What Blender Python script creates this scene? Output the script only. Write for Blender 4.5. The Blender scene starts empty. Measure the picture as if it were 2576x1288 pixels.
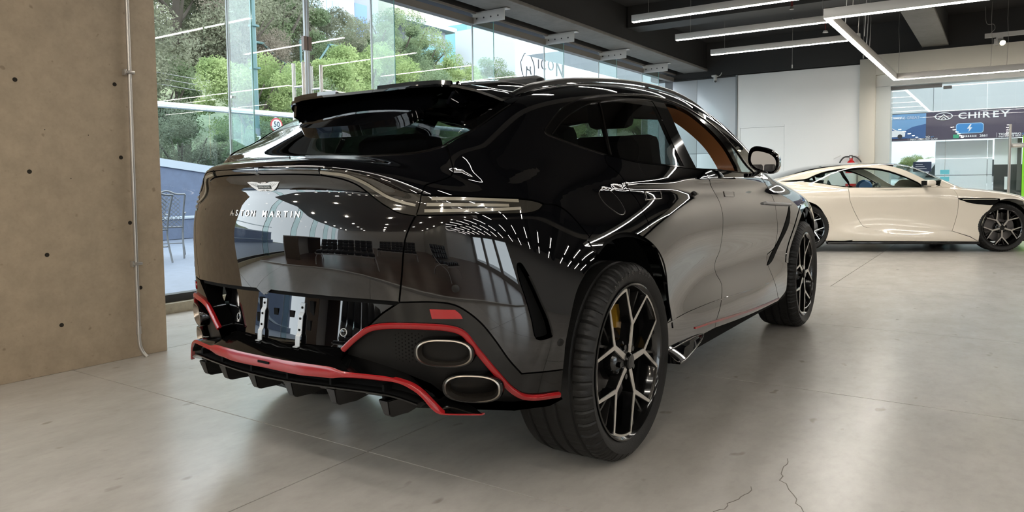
import bpy, bmesh, math, random
import numpy as np
from mathutils import Vector, Matrix
from mathutils.geometry import delaunay_2d_cdt
random.seed(7); RNG = np.random.default_rng(7)
SC = bpy.context.scene
COL = SC.collection
# ------------------------------------------------------------------ camera
CAM_F, CAM_CY = 1829.09, 565.76
cam_data = bpy.data.cameras.new('camera')
cam = bpy.data.objects.new('camera', cam_data); COL.objects.link(cam)
def camera_matrix(loc, yaw, pitch, roll):
    cy, sy, cp, sp = math.cos(yaw), math.sin(yaw), math.cos(pitch), math.sin(pitch)
    f = Vector((sy*cp, cy*cp, -sp)); r = Vector((cy, -sy, 0)); d = f.cross(r)
    cr, sr = math.cos(roll), math.sin(roll)
    r, d = cr*r + sr*d, -sr*r + cr*d
    m = Matrix((r, -d, -f)).transposed().to_4x4(); m.translation = loc
    return m
cam.matrix_world = camera_matrix((2.1648, -2.5946, 1.1003), -.5915, .0606, .0102)
cam_data.sensor_width = 36; cam_data.lens = CAM_F/2576*36
cam_data.shift_y = (CAM_CY-644)/2576
cam_data.clip_start = .05; cam_data.clip_end = 400
SC.camera = cam
# ------------------------------------------------------------------ colour management, world
SC.view_settings.view_transform = 'Standard'; SC.view_settings.look = 'None'
SC.view_settings.gamma = 1; SC.view_settings.use_curve_mapping = False
SC.view_settings.exposure = 1.2
SC.cycles.use_denoising = True
SC.cycles.max_bounces = 10; SC.cycles.glossy_bounces = 6; SC.cycles.transparent_max_bounces = 24
SC.cycles.transmission_bounces = 8; SC.cycles.diffuse_bounces = 4
SC.cycles.sample_clamp_indirect = 6.0
SC.cycles.caustics_reflective = False; SC.cycles.caustics_refractive = False
world = bpy.data.worlds.new('overcast_sky'); SC.world = world; world.use_nodes = True
wt = world.node_tree; wt.nodes.clear()
wo = wt.nodes.new('ShaderNodeOutputWorld'); wb = wt.nodes.new('ShaderNodeBackground')
wb.inputs[0].default_value = (.86, .93, 1.0, 1); wb.inputs[1].default_value = 2.5
wt.links.new(wb.outputs[0], wo.inputs[0])
# ------------------------------------------------------------------ materials
def srgb(r, g, b):
    f = lambda c: c/12.92 if c <= .04045 else ((c+.055)/1.055)**2.4
    return (f(r/255), f(g/255), f(b/255), 1)
MATS = {}
def mat(name, col=(.5,.5,.5,1), rough=.5, metal=0., spec=.5, coat=0., coat_rough=.03, emit=None, emit_str=0., trans=0., ior=1.5, alpha=1., noise=None, bump=None, sheen=0.):
    """principled material; noise=(scale, amount) mottles the colour, bump=(scale, strength) gives fine relief"""
    if name in MATS: return MATS[name]
    m = bpy.data.materials.new(name); m.use_nodes = True; nt = m.node_tree
    p = nt.nodes['Principled BSDF']
    p.inputs['Base Color'].default_value = col if len(col) == 4 else (*col, 1)
    p.inputs['Roughness'].default_value = rough; p.inputs['Metallic'].default_value = metal
    p.inputs['Specular IOR Level'].default_value = spec; p.inputs['IOR'].default_value = ior
    p.inputs['Coat Weight'].default_value = coat; p.inputs['Coat Roughness'].default_value = coat_rough
    p.inputs['Transmission Weight'].default_value = trans; p.inputs['Alpha'].default_value = alpha
    if emit is not None:
        p.inputs['Emission Color'].default_value = emit if len(emit) == 4 else (*emit, 1)
        p.inputs['Emission Strength'].default_value = emit_str
    if noise or bump:
        tc = nt.nodes.new('ShaderNodeTexCoord')
    if noise:
        n = nt.nodes.new('ShaderNodeTexNoise'); n.inputs['Scale'].default_value = noise[0]; n.inputs['Detail'].default_value = 6
        nt.links.new(tc.outputs['Object'], n.inputs['Vector'])
        mx = nt.nodes.new('ShaderNodeMix'); mx.data_type = 'RGBA'; mx.inputs[0].default_value = noise[1]
        c = Vector(col[:3]); a = noise[1]
        rp = nt.nodes.new('ShaderNodeValToRGB'); rp.color_ramp.elements[0].position = .3; rp.color_ramp.elements[1].position = .7
        rp.color_ramp.elements[0].color = (*(c*(1-a)), 1); rp.color_ramp.elements[1].color = (*(c*(1+a)), 1)
        nt.links.new(n.outputs[0], rp.inputs[0]); nt.links.new(rp.outputs[0], p.inputs['Base Color'])
    if bump:
        n2 = nt.nodes.new('ShaderNodeTexNoise'); n2.inputs['Scale'].default_value = bump[0]; n2.inputs['Detail'].default_value = 4
        nt.links.new(tc.outputs['Object'], n2.inputs['Vector'])
        b = nt.nodes.new('ShaderNodeBump'); b.inputs['Strength'].default_value = bump[1]; b.inputs['Distance'].default_value = .01
        nt.links.new(n2.outputs[0], b.inputs['Height']); nt.links.new(b.outputs[0], p.inputs['Normal'])
    MATS[name] = m
    return m
def thin_glass(name, tint=(1,1,1), ior=1.5, mul=1.0, rough=0.0):
    """flat pane: see-through with a Fresnel mirror on top"""
    if name in MATS: return MATS[name]
    m = bpy.data.materials.new(name); m.use_nodes = True; nt = m.node_tree; nt.nodes.clear()
    o = nt.nodes.new('ShaderNodeOutputMaterial'); t = nt.nodes.new('ShaderNodeBsdfTransparent'); t.inputs[0].default_value = (*tint, 1)
    g = nt.nodes.new('ShaderNodeBsdfGlossy'); g.inputs['Roughness'].default_value = rough
    f = nt.nodes.new('ShaderNodeFresnel'); ge = nt.nodes.new('ShaderNodeNewGeometry'); mr = nt.nodes.new('ShaderNodeMapRange')
    mr.inputs[3].default_value = ior; mr.inputs[4].default_value = 1/ior; nt.links.new(ge.outputs['Backfacing'], mr.inputs[0]); nt.links.new(mr.outputs[0], f.inputs[0])   # the same mirror from both sides
    k = nt.nodes.new('ShaderNodeMath'); k.operation = 'MULTIPLY'; k.use_clamp = True; k.inputs[1].default_value = mul
    x = nt.nodes.new('ShaderNodeMixShader')
    nt.links.new(f.outputs[0], k.inputs[0]); nt.links.new(k.outputs[0], x.inputs[0])
    nt.links.new(t.outputs[0], x.inputs[1]); nt.links.new(g.outputs[0], x.inputs[2]); nt.links.new(x.outputs[0], o.inputs[0])
    MATS[name] = m
    return m
# ------------------------------------------------------------------ objects
def link(o, parent=None):
    COL.objects.link(o)
    if parent is not None: o.parent = parent
    return o
def tag(o, label=None, cat=None, group=None, kind=None):
    if label: o['label'] = label
    if cat: o['category'] = cat
    if group: o['group'] = group
    if kind: o['kind'] = kind
    return o
def empty(name, loc=(0,0,0), label=None, cat=None, group=None, rotz=0, parent=None):
    o = bpy.data.objects.new(name, None); o.empty_display_size = .1
    link(o, parent); o.location = loc; o.rotation_euler = (0,0,rotz)
    return tag(o, label, cat, group)
def make_mesh(name, verts, faces, m=None, smooth=False, normals=None):
    me = bpy.data.meshes.new(name); me.from_pydata([tuple(map(float, v)) for v in verts], [], [tuple(map(int, f)) for f in faces]); me.update()
    if m is not None: me.materials.append(m)
    if smooth: me.polygons.foreach_set('use_smooth', [True]*len(me.polygons))
    if normals is not None: me.normals_split_custom_set_from_vertices([tuple(map(float, n)) for n in normals])
    return me
def obj(name, verts, faces, m=None, parent=None, smooth=False, normals=None, loc=None):
    o = bpy.data.objects.new(name, make_mesh(name, verts, faces, m, smooth, normals))
    link(o, parent)
    if loc is not None: o.location = loc
    return o
def bm_obj(name, bm, m=None, parent=None, smooth=False, loc=None, angle=None):
    me = bpy.data.meshes.new(name); bmesh.ops.recalc_face_normals(bm, faces=bm.faces[:]); bm.to_mesh(me); bm.free()
    if m is not None: me.materials.append(m)
    if smooth: me.polygons.foreach_set('use_smooth', [True]*len(me.polygons))
    if angle is not None: me.set_sharp_from_angle(angle=math.radians(angle))
    o = bpy.data.objects.new(name, me); link(o, parent)
    if loc is not None: o.location = loc
    return o
def bm_box(bm, lo, hi, bev=0., seg=2, M=None):
    c = [(a+b)/2 for a, b in zip(lo, hi)]; s = [abs(b-a) for a, b in zip(lo, hi)]
    r = bmesh.ops.create_cube(bm, size=1, matrix=Matrix.Translation(c) @ Matrix.Diagonal((*s, 1)))
    vs = r['verts']
    if bev > 0:
        es = list({e for v in vs for e in v.link_edges})
        r2 = bmesh.ops.bevel(bm, geom=es, offset=bev, segments=seg, affect='EDGES', profile=.5)
        vs = list({v for f in r2['faces'] for v in f.verts} | {v for v in vs if v.is_valid})
    if M is not None: bmesh.ops.transform(bm, matrix=M, verts=[v for v in vs if v.is_valid])
    return vs
def box(name, lo, hi, m, parent=None, bev=0., seg=2):
    bm = bmesh.new(); bm_box(bm, lo, hi, bev, seg)
    return bm_obj(name, bm, m, parent, smooth=bev > 0, angle=35 if bev > 0 else None)
def ring_frame(a):
    a = Vector(a).normalized(); h = Vector((0,0,1)) if abs(a.z) < .9 else Vector((1,0,0))
    u = a.cross(h).normalized(); return a, u, a.cross(u)
def cyl_geo(p0, p1, r0, r1=None, n=12, caps=True):
    r1 = r0 if r1 is None else r1; p0, p1 = Vector(p0), Vector(p1); a, u, w = ring_frame(p1-p0)
    vs = []; fs = []
    for p, r in ((p0, r0), (p1, r1)):
        for k in range(n):
            t = 2*math.pi*k/n; vs.append(p + u*(r*math.cos(t)) + w*(r*math.sin(t)))
    for k in range(n): fs.append((k, (k+1) % n, n+(k+1) % n, n+k))
    if caps: fs += [tuple(range(n-1, -1, -1)), tuple(range(n, 2*n))]
    return vs, fs
def cyl(name, p0, p1, r, m, parent=None, r1=None, n=14):
    vs, fs = cyl_geo(p0, p1, r, r1, n); o = obj(name, vs, fs, m, parent, smooth=True)
    o.data.set_sharp_from_angle(angle=math.radians(40)); return o
def catmull(P, n=8, closed=False):
    P = [np.asarray(p, float) for p in P]; out = []; N = len(P)
    rng = range(N) if closed else range(N-1)
    for i in rng:
        p0, p1, p2, p3 = (P[(i+k) % N] if closed else P[min(max(i+k, 0), N-1)] for k in (-1, 0, 1, 2))
        if not closed and i == 0: p0 = 2*p1-p2
        if not closed and i == N-2: p3 = 2*p2-p1
        for t in np.linspace(0, 1, n, endpoint=False):
            out.append(.5*((2*p1)+(-p0+p2)*t+(2*p0-5*p1+4*p2-p3)*t*t+(-p0+3*p1-3*p2+p3)*t**3))
    if not closed: out.append(P[-1])
    return np.array(out)
def sweep_geo(path, prof, up=(0,0,1), ups=None, closed=False, cap=True, scale=None):
    """profile (list of (a, b)) carried along path: a along side = up x t, b along up"""
    P = [Vector(p) for p in path]; N = len(P); n = len(prof); vs = []; fs = []
    for i, p in enumerate(P):
        if closed: t = P[(i+1) % N]-P[i-1]
        else: t = P[min(i+1, N-1)]-P[max(i-1, 0)]
        t.normalize(); w = Vector(ups[i] if ups is not None else up); s = t.cross(w).normalized(); w = s.cross(t).normalized()
        k = 1 if scale is None else scale[i]
        for a, b in prof: vs.append(p + s*(a*k) + w*(b*k))
    M = N if closed else N-1
    for i in range(M):
        for k in range(n):
            a, b = i*n+k, i*n+(k+1) % n; c, d = ((i+1) % N)*n+(k+1) % n, ((i+1) % N)*n+k
            fs.append((a, b, c, d))
    if cap and not closed: fs += [tuple(range(n-1, -1, -1)), tuple(range((N-1)*n, N*n))]
    return vs, fs
def sweep(name, path, prof, m, parent=None, smooth=True, angle=40, **kw):
    vs, fs = sweep_geo(path, prof, **kw); o = obj(name, vs, fs, m, parent, smooth=smooth)
    if smooth: o.data.set_sharp_from_angle(angle=math.radians(angle))
    return o
def circ(r, n=8): return [(r*math.cos(2*math.pi*k/n), r*math.sin(2*math.pi*k/n)) for k in range(n)]
def rect(a, b): return [(-a/2,-b/2),(a/2,-b/2),(a/2,b/2),(-a/2,b/2)]
def tube(name, path, r, m, parent=None, n=8, closed=False):
    up = (0,0,1)
    P = np.array(path, float); d = np.abs(np.diff(P, axis=0)).sum(0)
    if d[2] > d[0]+d[1]: up = (0,1,0) if d[0] > d[1] else (1,0,0)
    return sweep(name, path, circ(r, n), m, parent, up=up, closed=closed, angle=60)
def lathe_geo(prof, n=48, axis='x', close=False):
    """prof = [(radius, along)] turned about the axis through the origin"""
    vs = []; fs = []; k = len(prof)
    for i in range(n):
        t = 2*math.pi*i/n; c, s = math.cos(t), math.sin(t)
        for r, h in prof: vs.append((h, r*c, r*s) if axis == 'x' else (r*c, r*s, h))
    for i in range(n):
        j = (i+1) % n
        for q in range(k if close else k-1):
            q2 = (q+1) % k; fs.append((i*k+q, i*k+q2, j*k+q2, j*k+q))
    return vs, fs
def lathe(name, prof, m, parent=None, n=48, axis='x', close=False, loc=None, angle=35):
    vs, fs = lathe_geo(prof, n, axis, close); o = obj(name, vs, fs, m, parent, smooth=True, loc=loc)
    bm = bmesh.new(); bm.from_mesh(o.data); bmesh.ops.recalc_face_normals(bm, faces=bm.faces[:]); bm.to_mesh(o.data); bm.free()
    o.data.polygons.foreach_set('use_smooth', [True]*len(o.data.polygons)); o.data.set_sharp_from_angle(angle=math.radians(angle)); return o
def fill2d(polys, interior=None):
    """triangulate outer polygon polys[0] with holes polys[1:]; returns verts2d, tris, number of boundary verts"""
    pts = []; edges = []
    for pg in polys:
        s = len(pts); n = len(pg); pts += [Vector((float(a), float(b))) for a, b in pg]; edges += [(s+i, s+(i+1) % n) for i in range(n)]
    if interior is not None: pts += [Vector((float(a), float(b))) for a, b in interior]
    r = delaunay_2d_cdt(pts, edges, [], 0, 1e-7)
    V = np.array([(v.x, v.y) for v in r[0]]); F = np.array([list(f) for f in r[2] if len(f) == 3])
    c = V[F].mean(1); ins = in_poly(c, polys[0])
    for h in polys[1:]: ins &= ~in_poly(c, h)
    return V, F[ins]
def in_poly(P, poly):
    P = np.asarray(P, float); poly = np.asarray(poly, float); x, y = P[:,0], P[:,1]; r = np.zeros(len(P), bool)
    x1, y1 = poly[:,0], poly[:,1]; x2, y2 = np.roll(x1,-1), np.roll(y1,-1)
    for a, b, c, d in zip(x1, y1, x2, y2):
        if b == d: continue
        k = ((b > y) != (d > y)) & (x < (c-a)*(y-b)/(d-b)+a); r ^= k
    return r
def prism(name, poly, o, u, v, depth, m, parent=None, holes=(), bev=0.):
    """flat polygon in the plane (o, u, v) given thickness along u x v"""
    o, u, v = np.array(o, float), np.array(u, float), np.array(v, float); w = np.cross(u, v); w /= np.linalg.norm(w)
    V, F = fill2d([poly, *holes]); n = len(V)
    P = o + V[:,:1]*u + V[:,1:]*v
    a = V[F[:,1]]-V[F[:,0]]; b = V[F[:,2]]-V[F[:,0]]; neg = (a[:,0]*b[:,1]-a[:,1]*b[:,0]) < 0; F[neg] = F[neg][:, ::-1]
    vs = np.vstack([P + w*depth, P]); fs = [tuple(f) for f in F] + [tuple(f[::-1]+n) for f in F]
    cnt = {}
    for f in F:
        for i in range(3): e = (f[i], f[(i+1) % 3]); cnt[e] = cnt.get(e, 0)+1
    for (a, b) in cnt:
        if (b, a) not in cnt: fs.append((b, a, a+n, b+n))
    return obj(name, vs, fs, m, parent)
def text_mesh(name, body, size, m, M, parent=None, extrude=.002, align='CENTER', shear=0., spacing=1., weight=0., xs=1.):
    """letters as solid geometry; M maps the text plane (x right, y up, z out) to the place"""
    cu = bpy.data.curves.new(name, 'FONT'); cu.body = body; cu.size = size; cu.extrude = extrude; cu.align_x = align; cu.align_y = 'CENTER'
    cu.shear = shear; cu.space_character = spacing; cu.offset = weight; cu.resolution_u = 3
    t = bpy.data.objects.new(name, cu); COL.objects.link(t)
    dg = bpy.context.evaluated_depsgraph_get(); me = bpy.data.meshes.new_from_object(t.evaluated_get(dg))
    COL.objects.unlink(t); bpy.data.objects.remove(t); bpy.data.curves.remove(cu)
    me.name = name; me.transform(Matrix(M) @ Matrix.Diagonal((xs,1,1,1))); me.materials.clear(); me.materials.append(m)
    o = bpy.data.objects.new(name, me); link(o, parent); return o
def frame_m(o, u, v):
    u, v = Vector(u).normalized(), Vector(v); w = u.cross(v).normalized(); v = w.cross(u)
    m = Matrix((u, v, w)).transposed().to_4x4(); m.translation = Vector(o); return m
def copy_tree(o, parent=None, mirror=False):
    c = o.copy(); COL.objects.link(c); c.parent = parent
    for ch in list(o.children): copy_tree(ch, c)
    return c

ORD = ['first','second','third','fourth','fifth','sixth','seventh','eighth','ninth','tenth']
# ------------------------------------------------------------------ the hall
FX, WY, WX = -3.8, 12.6, -2.4          # glass front, far wall, face of the thick wall on the left
def concrete(name, base, var, rough, scale=.8, streak=None, spec=.5):
    if name in MATS: return MATS[name]
    m = mat(name, base, rough, spec=spec); nt = m.node_tree; p = nt.nodes['Principled BSDF']
    tc = nt.nodes.new('ShaderNodeTexCoord'); mp = nt.nodes.new('ShaderNodeMapping'); nt.links.new(tc.outputs['Object'], mp.inputs[0])
    if streak: mp.inputs['Scale'].default_value = streak
    def nz(s, d, r): 
        n = nt.nodes.new('ShaderNodeTexNoise'); n.inputs['Scale'].default_value = s; n.inputs['Detail'].default_value = d; n.inputs['Roughness'].default_value = r
        nt.links.new(mp.outputs[0], n.inputs['Vector']); return n
    n1, n2, n3 = nz(scale, 5, .6), nz(scale*7, 6, .7), nz(scale*40, 3, .6)
    def ramp(n, a, b, c0, c1):
        r = nt.nodes.new('ShaderNodeValToRGB'); r.color_ramp.elements[0].position = a; r.color_ramp.elements[1].position = b
        r.color_ramp.elements[0].color = (*c0,1); r.color_ramp.elements[1].color = (*c1,1); nt.links.new(n.outputs[0], r.inputs[0]); return r
    b = Vector(base[:3]); r1 = ramp(n1, .25, .75, b*(1-var), b*(1+var))
    def mul(a, c):
        x = nt.nodes.new('ShaderNodeMix'); x.data_type = 'RGBA'; x.blend_type = 'MULTIPLY'; x.inputs[0].default_value = 1
        nt.links.new(a, x.inputs[6]); nt.links.new(c, x.inputs[7]); return x.outputs[2]
    r2 = ramp(n2, .25, .75, (.82,.815,.81), (1.08,1.075,1.07)); r3 = ramp(n3, .22, .50, (.93,.925,.92), (1,1,1))
    n4 = nz(scale*16, 2, .5); r4 = ramp(n4, .70, .76, (1,1,1), (.70,.68,.66))
    c = mul(mul(mul(r1.outputs[0], r2.outputs[0]), r3.outputs[0]), r4.outputs[0]); nt.links.new(c, p.inputs['Base Color'])
    return m
FLOOR = concrete('polished_concrete', (.455,.425,.39), .10, .27, .6, (1,.55,1), spec=.6)
def structure(o): o['kind'] = 'structure'; return o
floor = structure(box('floor', (-4.0,-14,-.30), (14,13.2,-.012), mat('joint_dark', (.03,.027,.024), .9)))
ROWS = [(-14,-9.8),(-9.8,-6.1),(-6.1,-4.25),(-4.25,-2.37),(-2.37,-.51),(-.51,1.345),(1.345,3.195),(3.195,5.28),(5.28,7.2),(7.2,9.15),(9.15,11.1),(11.1,13.2)]
for y0, y1 in ROWS:
    xs_ = [-4.0,-2.46,.04,3.0,6.0,10.0,14.0] if y1 < 3.3 else [-4.0,-2.46,-.17,.76,3.2,6.0,10.0,14.0]
    if 1.3 < y0 < 3.3: xs_ = [-4.0,-2.46,.04,6.0,10.0,14.0]
    for x0, x1 in zip(xs_, xs_[1:]): box('floor_slab', (x0+.003,y0+.003,-.05), (x1-.003,y1-.003,0), FLOOR, floor)
# hairline cracks near the camera
CRK = mat('crack_line', (.16,.14,.12), .9)
def crack(pts):
    out = []
    for a, b in zip(pts, pts[1:]):
        for k in range(7):
            t = k/7; out.append((a[0]+(b[0]-a[0])*t+random.uniform(-.010,.010), a[1]+(b[1]-a[1])*t+random.uniform(-.010,.010), .0004))
    out.append((*pts[-1], .0004)); sweep('floor_crack', out, [(-.0013,-.0003),(.0013,-.0003),(.0013,.0003),(-.0013,.0003)], CRK, floor, smooth=False)
crack([(1.50,.33),(1.53,.10),(1.66,-.13),(1.75,-.40),(1.80,-.55)]); crack([(1.46,-.02),(1.43,-.20),(1.40,-.34),(1.43,-.55)])
# thick wall on the left: tie holes and the conduit are built on it
WALLT = concrete('painted_wall', srgb(178,160,136), .03, .62, 1.2)
wl = structure(box('wall_left', (-4.3,-1.95,0), (WX,.085,4.2), WALLT, bev=.004))
for y, z in ((-.74,1.69),(-.69,1.18),(-.62,.70),(-.56,.28),(-.19,1.72),(-.17,1.27),(-.13,.86),(-.08,.44)):
    o_ = lathe('tie_hole', [(.0,.0008),(.0085,.0008),(.011,.0018),(.0125,.0012),(.0125,-.002)], mat('tie_hole_dark', (.035,.03,.024), .95, spec=.05), wl, 14, 'x', loc=(WX,y,z))
for y, z in ((-.47,1.14),(-.36,1.40),(-.60,1.42)): lathe('wall_nick', [(0,.0008),(.003,.0006)], mat('tie_hole_dark'), wl, 8, 'x', loc=(WX,y,z))
CON = mat('galvanised_conduit', (.48,.45,.41), .35, metal=.7)
cd = empty('conduit', (WX,-.1,0), 'thin vertical grey steel conduit clipped to the brown wall', 'pipe')
def cpt(x, y, z): return (x, y+.1, z)
tube('pipe_run', [cpt(.028,-.105,4.0),cpt(.028,-.105,2.4),cpt(.028,-.118,.16)], .0125, CON, cd, 10)
tube('pipe_foot', catmull([cpt(.028,-.118,.16),cpt(.028,-.115,.08),cpt(.036,-.10,.03),cpt(.055,-.085,.0)],5), .0115, CON, cd, 10)
lathe('pipe_coupling', [(.0125,0),(.0155,0),(.0155,.05),(.0125,.05)], CON, cd, 14, 'z', loc=cpt(.028,-.118,.15))
for z in (1.80,.60):
    cl = box('pipe_clip', cpt(.0,-.142,z-.018), cpt(.034,-.128,z+.018), CON, cd, .002); box('clip_strap', cpt(.010,-.135,z-.010), cpt(.046,-.082,z+.010), CON, cl, .004)
# ------------------------------------------------------------------ glass front
GL = thin_glass('facade_glass', (.93,.965,.955), 1.5, 1.0)
FIN = thin_glass('fin_glass', (.86,.955,.945), 1.5, 1.2)
GEDGE = mat('glass_edge_green', srgb(150,205,200), .1, trans=.3)
STEELB = mat('brushed_steel', (.60,.585,.56), .28, metal=1.)
WHITEP = mat('white_bracket_paint', (.62,.61,.58), .4)
FRAMEB = mat('dark_frame', (.02,.02,.02), .35)
ZT = 3.2
JY = [-13.4,-11.5,-9.65,-7.75,-5.88,-4.0,-2.13, .0, 1.60, 3.46, 5.36, 7.22, 9.07, 10.95, 12.55]
for a, b in zip(JY, JY[1:]):
    if a == 1.60 or (a == -2.13): continue
    w = structure(obj('window_1', [(FX,a+.004,.15),(FX,b-.004,.15),(FX,b-.004,ZT),(FX,a+.004,ZT)], [(0,1,2,3)], GL)); w.name = 'window_%d' % (JY.index(a)+1)
    box('sill_channel', (FX-.05,a,.085), (FX+.05,b,.15), FRAMEB, w)
for y in JY[1:-1]:
    if y in (-2.13,.0): continue
    f = empty('glass_fin', (FX,y,0), {1.6:'greenish upright glass fin left of the double glass door', 3.46:'greenish upright glass fin right of the double glass door', 5.36:'glass fin holding the first clamp past the door', 7.22:'glass fin under the second bracket past the door', 9.07:'glass fin under the third bracket past the door', 10.95:'glass fin nearest the far wall'}.get(y, 'glass fin behind the thick brown wall, %s from it' % ORD[max(0,min(9,round((-2.13-y)/1.88)))-1]), 'glass fin', 'glass fins of the window front')
    obj('fin_pane', [(.012,-.006,.1),(.36,-.006,.1),(.36,-.006,ZT+.02),(.012,-.006,ZT+.02),(.012,.006,.1),(.36,.006,.1),(.36,.006,ZT+.02),(.012,.006,ZT+.02)], [(3,2,1,0),(4,5,6,7)], FIN, f)
    box('fin_edge', (.355,-.0065,.1), (.360,.0065,ZT+.02), GEDGE, f); box('fin_seal', (.0,-.010,.1), (.014,.010,ZT), mat('clear_seal', (.55,.60,.62), .25), f)
    bk = empty('fin_bracket', (FX,y,ZT), parent=None); bk.parent = f; bk.location = (0,0,ZT)
    box('bracket_plate', (.03,-.018,-.005), (.55,-.008,.145), WHITEP, f, .002).location = (0,0,ZT)
    box('bracket_flange', (.0,-.018,.14), (.58,.075,.150), WHITEP, f).location = (0,0,ZT)
    bpy.data.objects.remove(bk)
    for k in range(4): cyl('bolt_hole', (.10+.115*k,-.0185,.065), (.10+.115*k,-.0165,.065), .012, FRAMEB, f, n=12).location = (0,0,ZT)
    if y == 5.36:
        zc = 2.42
        cl = box('splice_clamp', (.02,-.022,zc-.035), (.30,-.007,zc+.035), STEELB, f, .012); cl2 = box('splice_clamp', (.02,.007,zc-.035), (.30,.022,zc+.035), STEELB, f, .012)
        for k in range(3): cyl('clamp_bolt', (.08+.08*k,-.026,zc), (.08+.08*k,-.021,zc), .009, FRAMEB, cl, n=10)
    for zc in (.9,1.9):
        cyl('spider_bolt', (.05,-.016,zc), (.05,.016,zc), .014, STEELB, f, n=12)
tr = structure(box('trim_1', (FX-.06,-13.4,ZT), (FX+.05,12.55,ZT+.085), mat('head_channel', (.22,.20,.18), .5)))
structure(box('trim_2', (FX+.05,.2,ZT+.13), (FX+.09,12.55,ZT+.155), mat('head_channel')))
structure(box('trim_3', (FX-.12,-13.4,0), (FX+.12,12.6,.085), concrete('kerb_stone', srgb(178,170,150), .12, .7, 3)))
# double glass door with tall pulls
dr = structure(empty('door_1', (FX,2.53,0)))
for s in (-1,1):
    y0, y1 = (.008, .925) if s > 0 else (-.925, -.008)
    lf = obj('door_leaf', [(0,y0,.09),(0,y1,.09),(0,y1,ZT),(0,y0,ZT)], [(0,1,2,3)], GL, dr)
    box('meeting_edge', (-.012,s*.006,.09), (.012,s*.028,ZT), mat('clear_seal'), lf)
    for x in (-.075,.075): cyl('door_pull', (x,s*.115,.95), (x,s*.115,2.32), .019, STEELB, lf)
    for z in (1.15,2.08): cyl('pull_spacer', (-.075,s*.115,z), (.075,s*.115,z), .011, STEELB, lf)
    box('lock_patch', (-.02,s*.006,2.46), (.02,s*.05,2.60), mat('lock_brown', (.16,.11,.09), .4), lf)
box('floor_closer', (-.05,-.92,.0), (.05,.92,.09), FRAMEB, dr)
# ------------------------------------------------------------------ ceiling and beams
CEIL = mat('dark_ceiling', (.022,.020,.019), .7, noise=(1.5,.25))
structure(box('ceiling', (-4.3,-3.4,3.95), (14,13.2,4.2), CEIL))
BEAM = concrete('raw_beam', (.20,.19,.175), .18, .75, 1.5)
DBEAM = mat('dark_beam_side', (.020,.019,.018), .65)  # beam sides near black, far darker than the soffits
def beam(name, x0, x1, y0, y1, z0, along='y'):
    b = structure(box(name, (x0+.02,y0,z0+.03), (x1-.02,y1,3.96), DBEAM)); box('beam_soffit', (x0,y0,z0), (x1,y1,z0+.05), BEAM, b, .006); return b
beam('trim_4', -3.55,-3.02,-3.4,12.58,3.36)
beam('trim_5', .93,1.34,-3.4,12.58,3.42)
beam('trim_6', 5.5,5.95,-3.4,12.58,3.42)
structure(box('trim_7', (-3.02,1.2,3.55), (14,1.65,3.96), DBEAM)); structure(box('trim_8', (-3.02,8.6,3.6), (14,9.05,3.96), DBEAM)); structure(box('trim_9', (-3.02,4.9,3.6), (14,5.3,3.96), DBEAM))
structure(box('wall_above', (-4.3,WY-.02,3.24), (14,WY+.3,3.96), DBEAM)); structure(box('trim_10', (-4.3,-3.4,3.36), (FX+.1,12.6,3.96), DBEAM))
# ------------------------------------------------------------------ far wall
WALLW = mat('white_wall', (.82,.81,.79), .45, noise=(1.2,.02))
PANELG = mat('grey_panel', (.54,.57,.60), .22, coat=.3)
wf = structure(box('wall_far', (-4.0,WY+.06,0), (.17,WY+.3,3.24), mat('wall_backing', (.1,.1,.1), .8)))
for x0, x1 in ((-3.8,-3.262),(-3.256,-2.435)):
    for z0, z1 in ((.02,1.63),(1.637,3.20)): box('wall_panel', (x0,WY,z0), (x1,WY+.07,z1), PANELG, wf, .002)
box('wall_post', (-2.43,WY-.02,0), (-2.395,WY+.08,3.23), mat('post_grey', (.20,.21,.22), .4), wf)
for x0, x1, z0, z1 in ((-2.39,-2.338,0,2.171),(-2.336,-1.457,2.134,2.171),(-1.455,-.082,0,2.171),(-2.39,-.082,2.1716,3.22)): box('wall_panel', (x0,WY,z0), (x1,WY+.07,z1), WALLW, wf)
d2 = structure(box('door_2', (-2.332,WY+.004,.01), (-1.459,WY+.07,2.13), WALLW)); box('door_hinge', (-2.334,WY-.004,1.72), (-2.325,WY+.01,1.86), STEELB, d2)
CREAM = mat('cream_wall', (.58,.545,.47), .5)
structure(box('wall_pier', (-.08,WY-.10,0), (.19,WY+.3,3.30), CREAM, bev=.003)).name = 'wall_pier'
hd = structure(box('wall_header', (.19,WY-.10,2.99), (14,WY+.3,3.36), CREAM)); structure(box('trim_11', (.19,WY-.02,2.775), (14,WY+.3,2.99), mat('lintel_white', (.62,.63,.61), .5)))
structure(box('trim_12', (.19,WY-.02,0), (.434,WY+.3,2.78), mat('reveal_grey', (.50,.52,.50), .4)))
box('roller_rail', (.436,WY+.02,2.70), (1.25,WY+.07,2.765), FRAMEB, hd)
box('door_closer_box', (1.27,WY+.02,2.665), (1.40,WY+.09,2.715), FRAMEB, hd)
for k, (x0, x1) in enumerate(((.436,1.245),(1.25,2.34),(2.345,3.4))):
    structure(obj('window_%d' % (21+k), [(x0,WY+.05,.05),(x1,WY+.05,.05),(x1,WY+.05,2.775),(x0,WY+.05,2.775)], [(3,2,1,0)], GL))
p_ = empty('door_pull', (2.28,WY-.04,0), 'tall steel pull handle on the far glass partition', 'door handle'); cyl('pull_bar', (0,0,.55), (0,0,1.98), .022, mat('pull_bronze', (.34,.31,.28), .3, metal=.8), p_); cyl('pull_standoff', (0,0,1.3), (0,.09,1.3), .012, STEELB, p_); cyl('pull_standoff', (0,0,.7), (0,.09,.7), .012, STEELB, p_)
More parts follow.
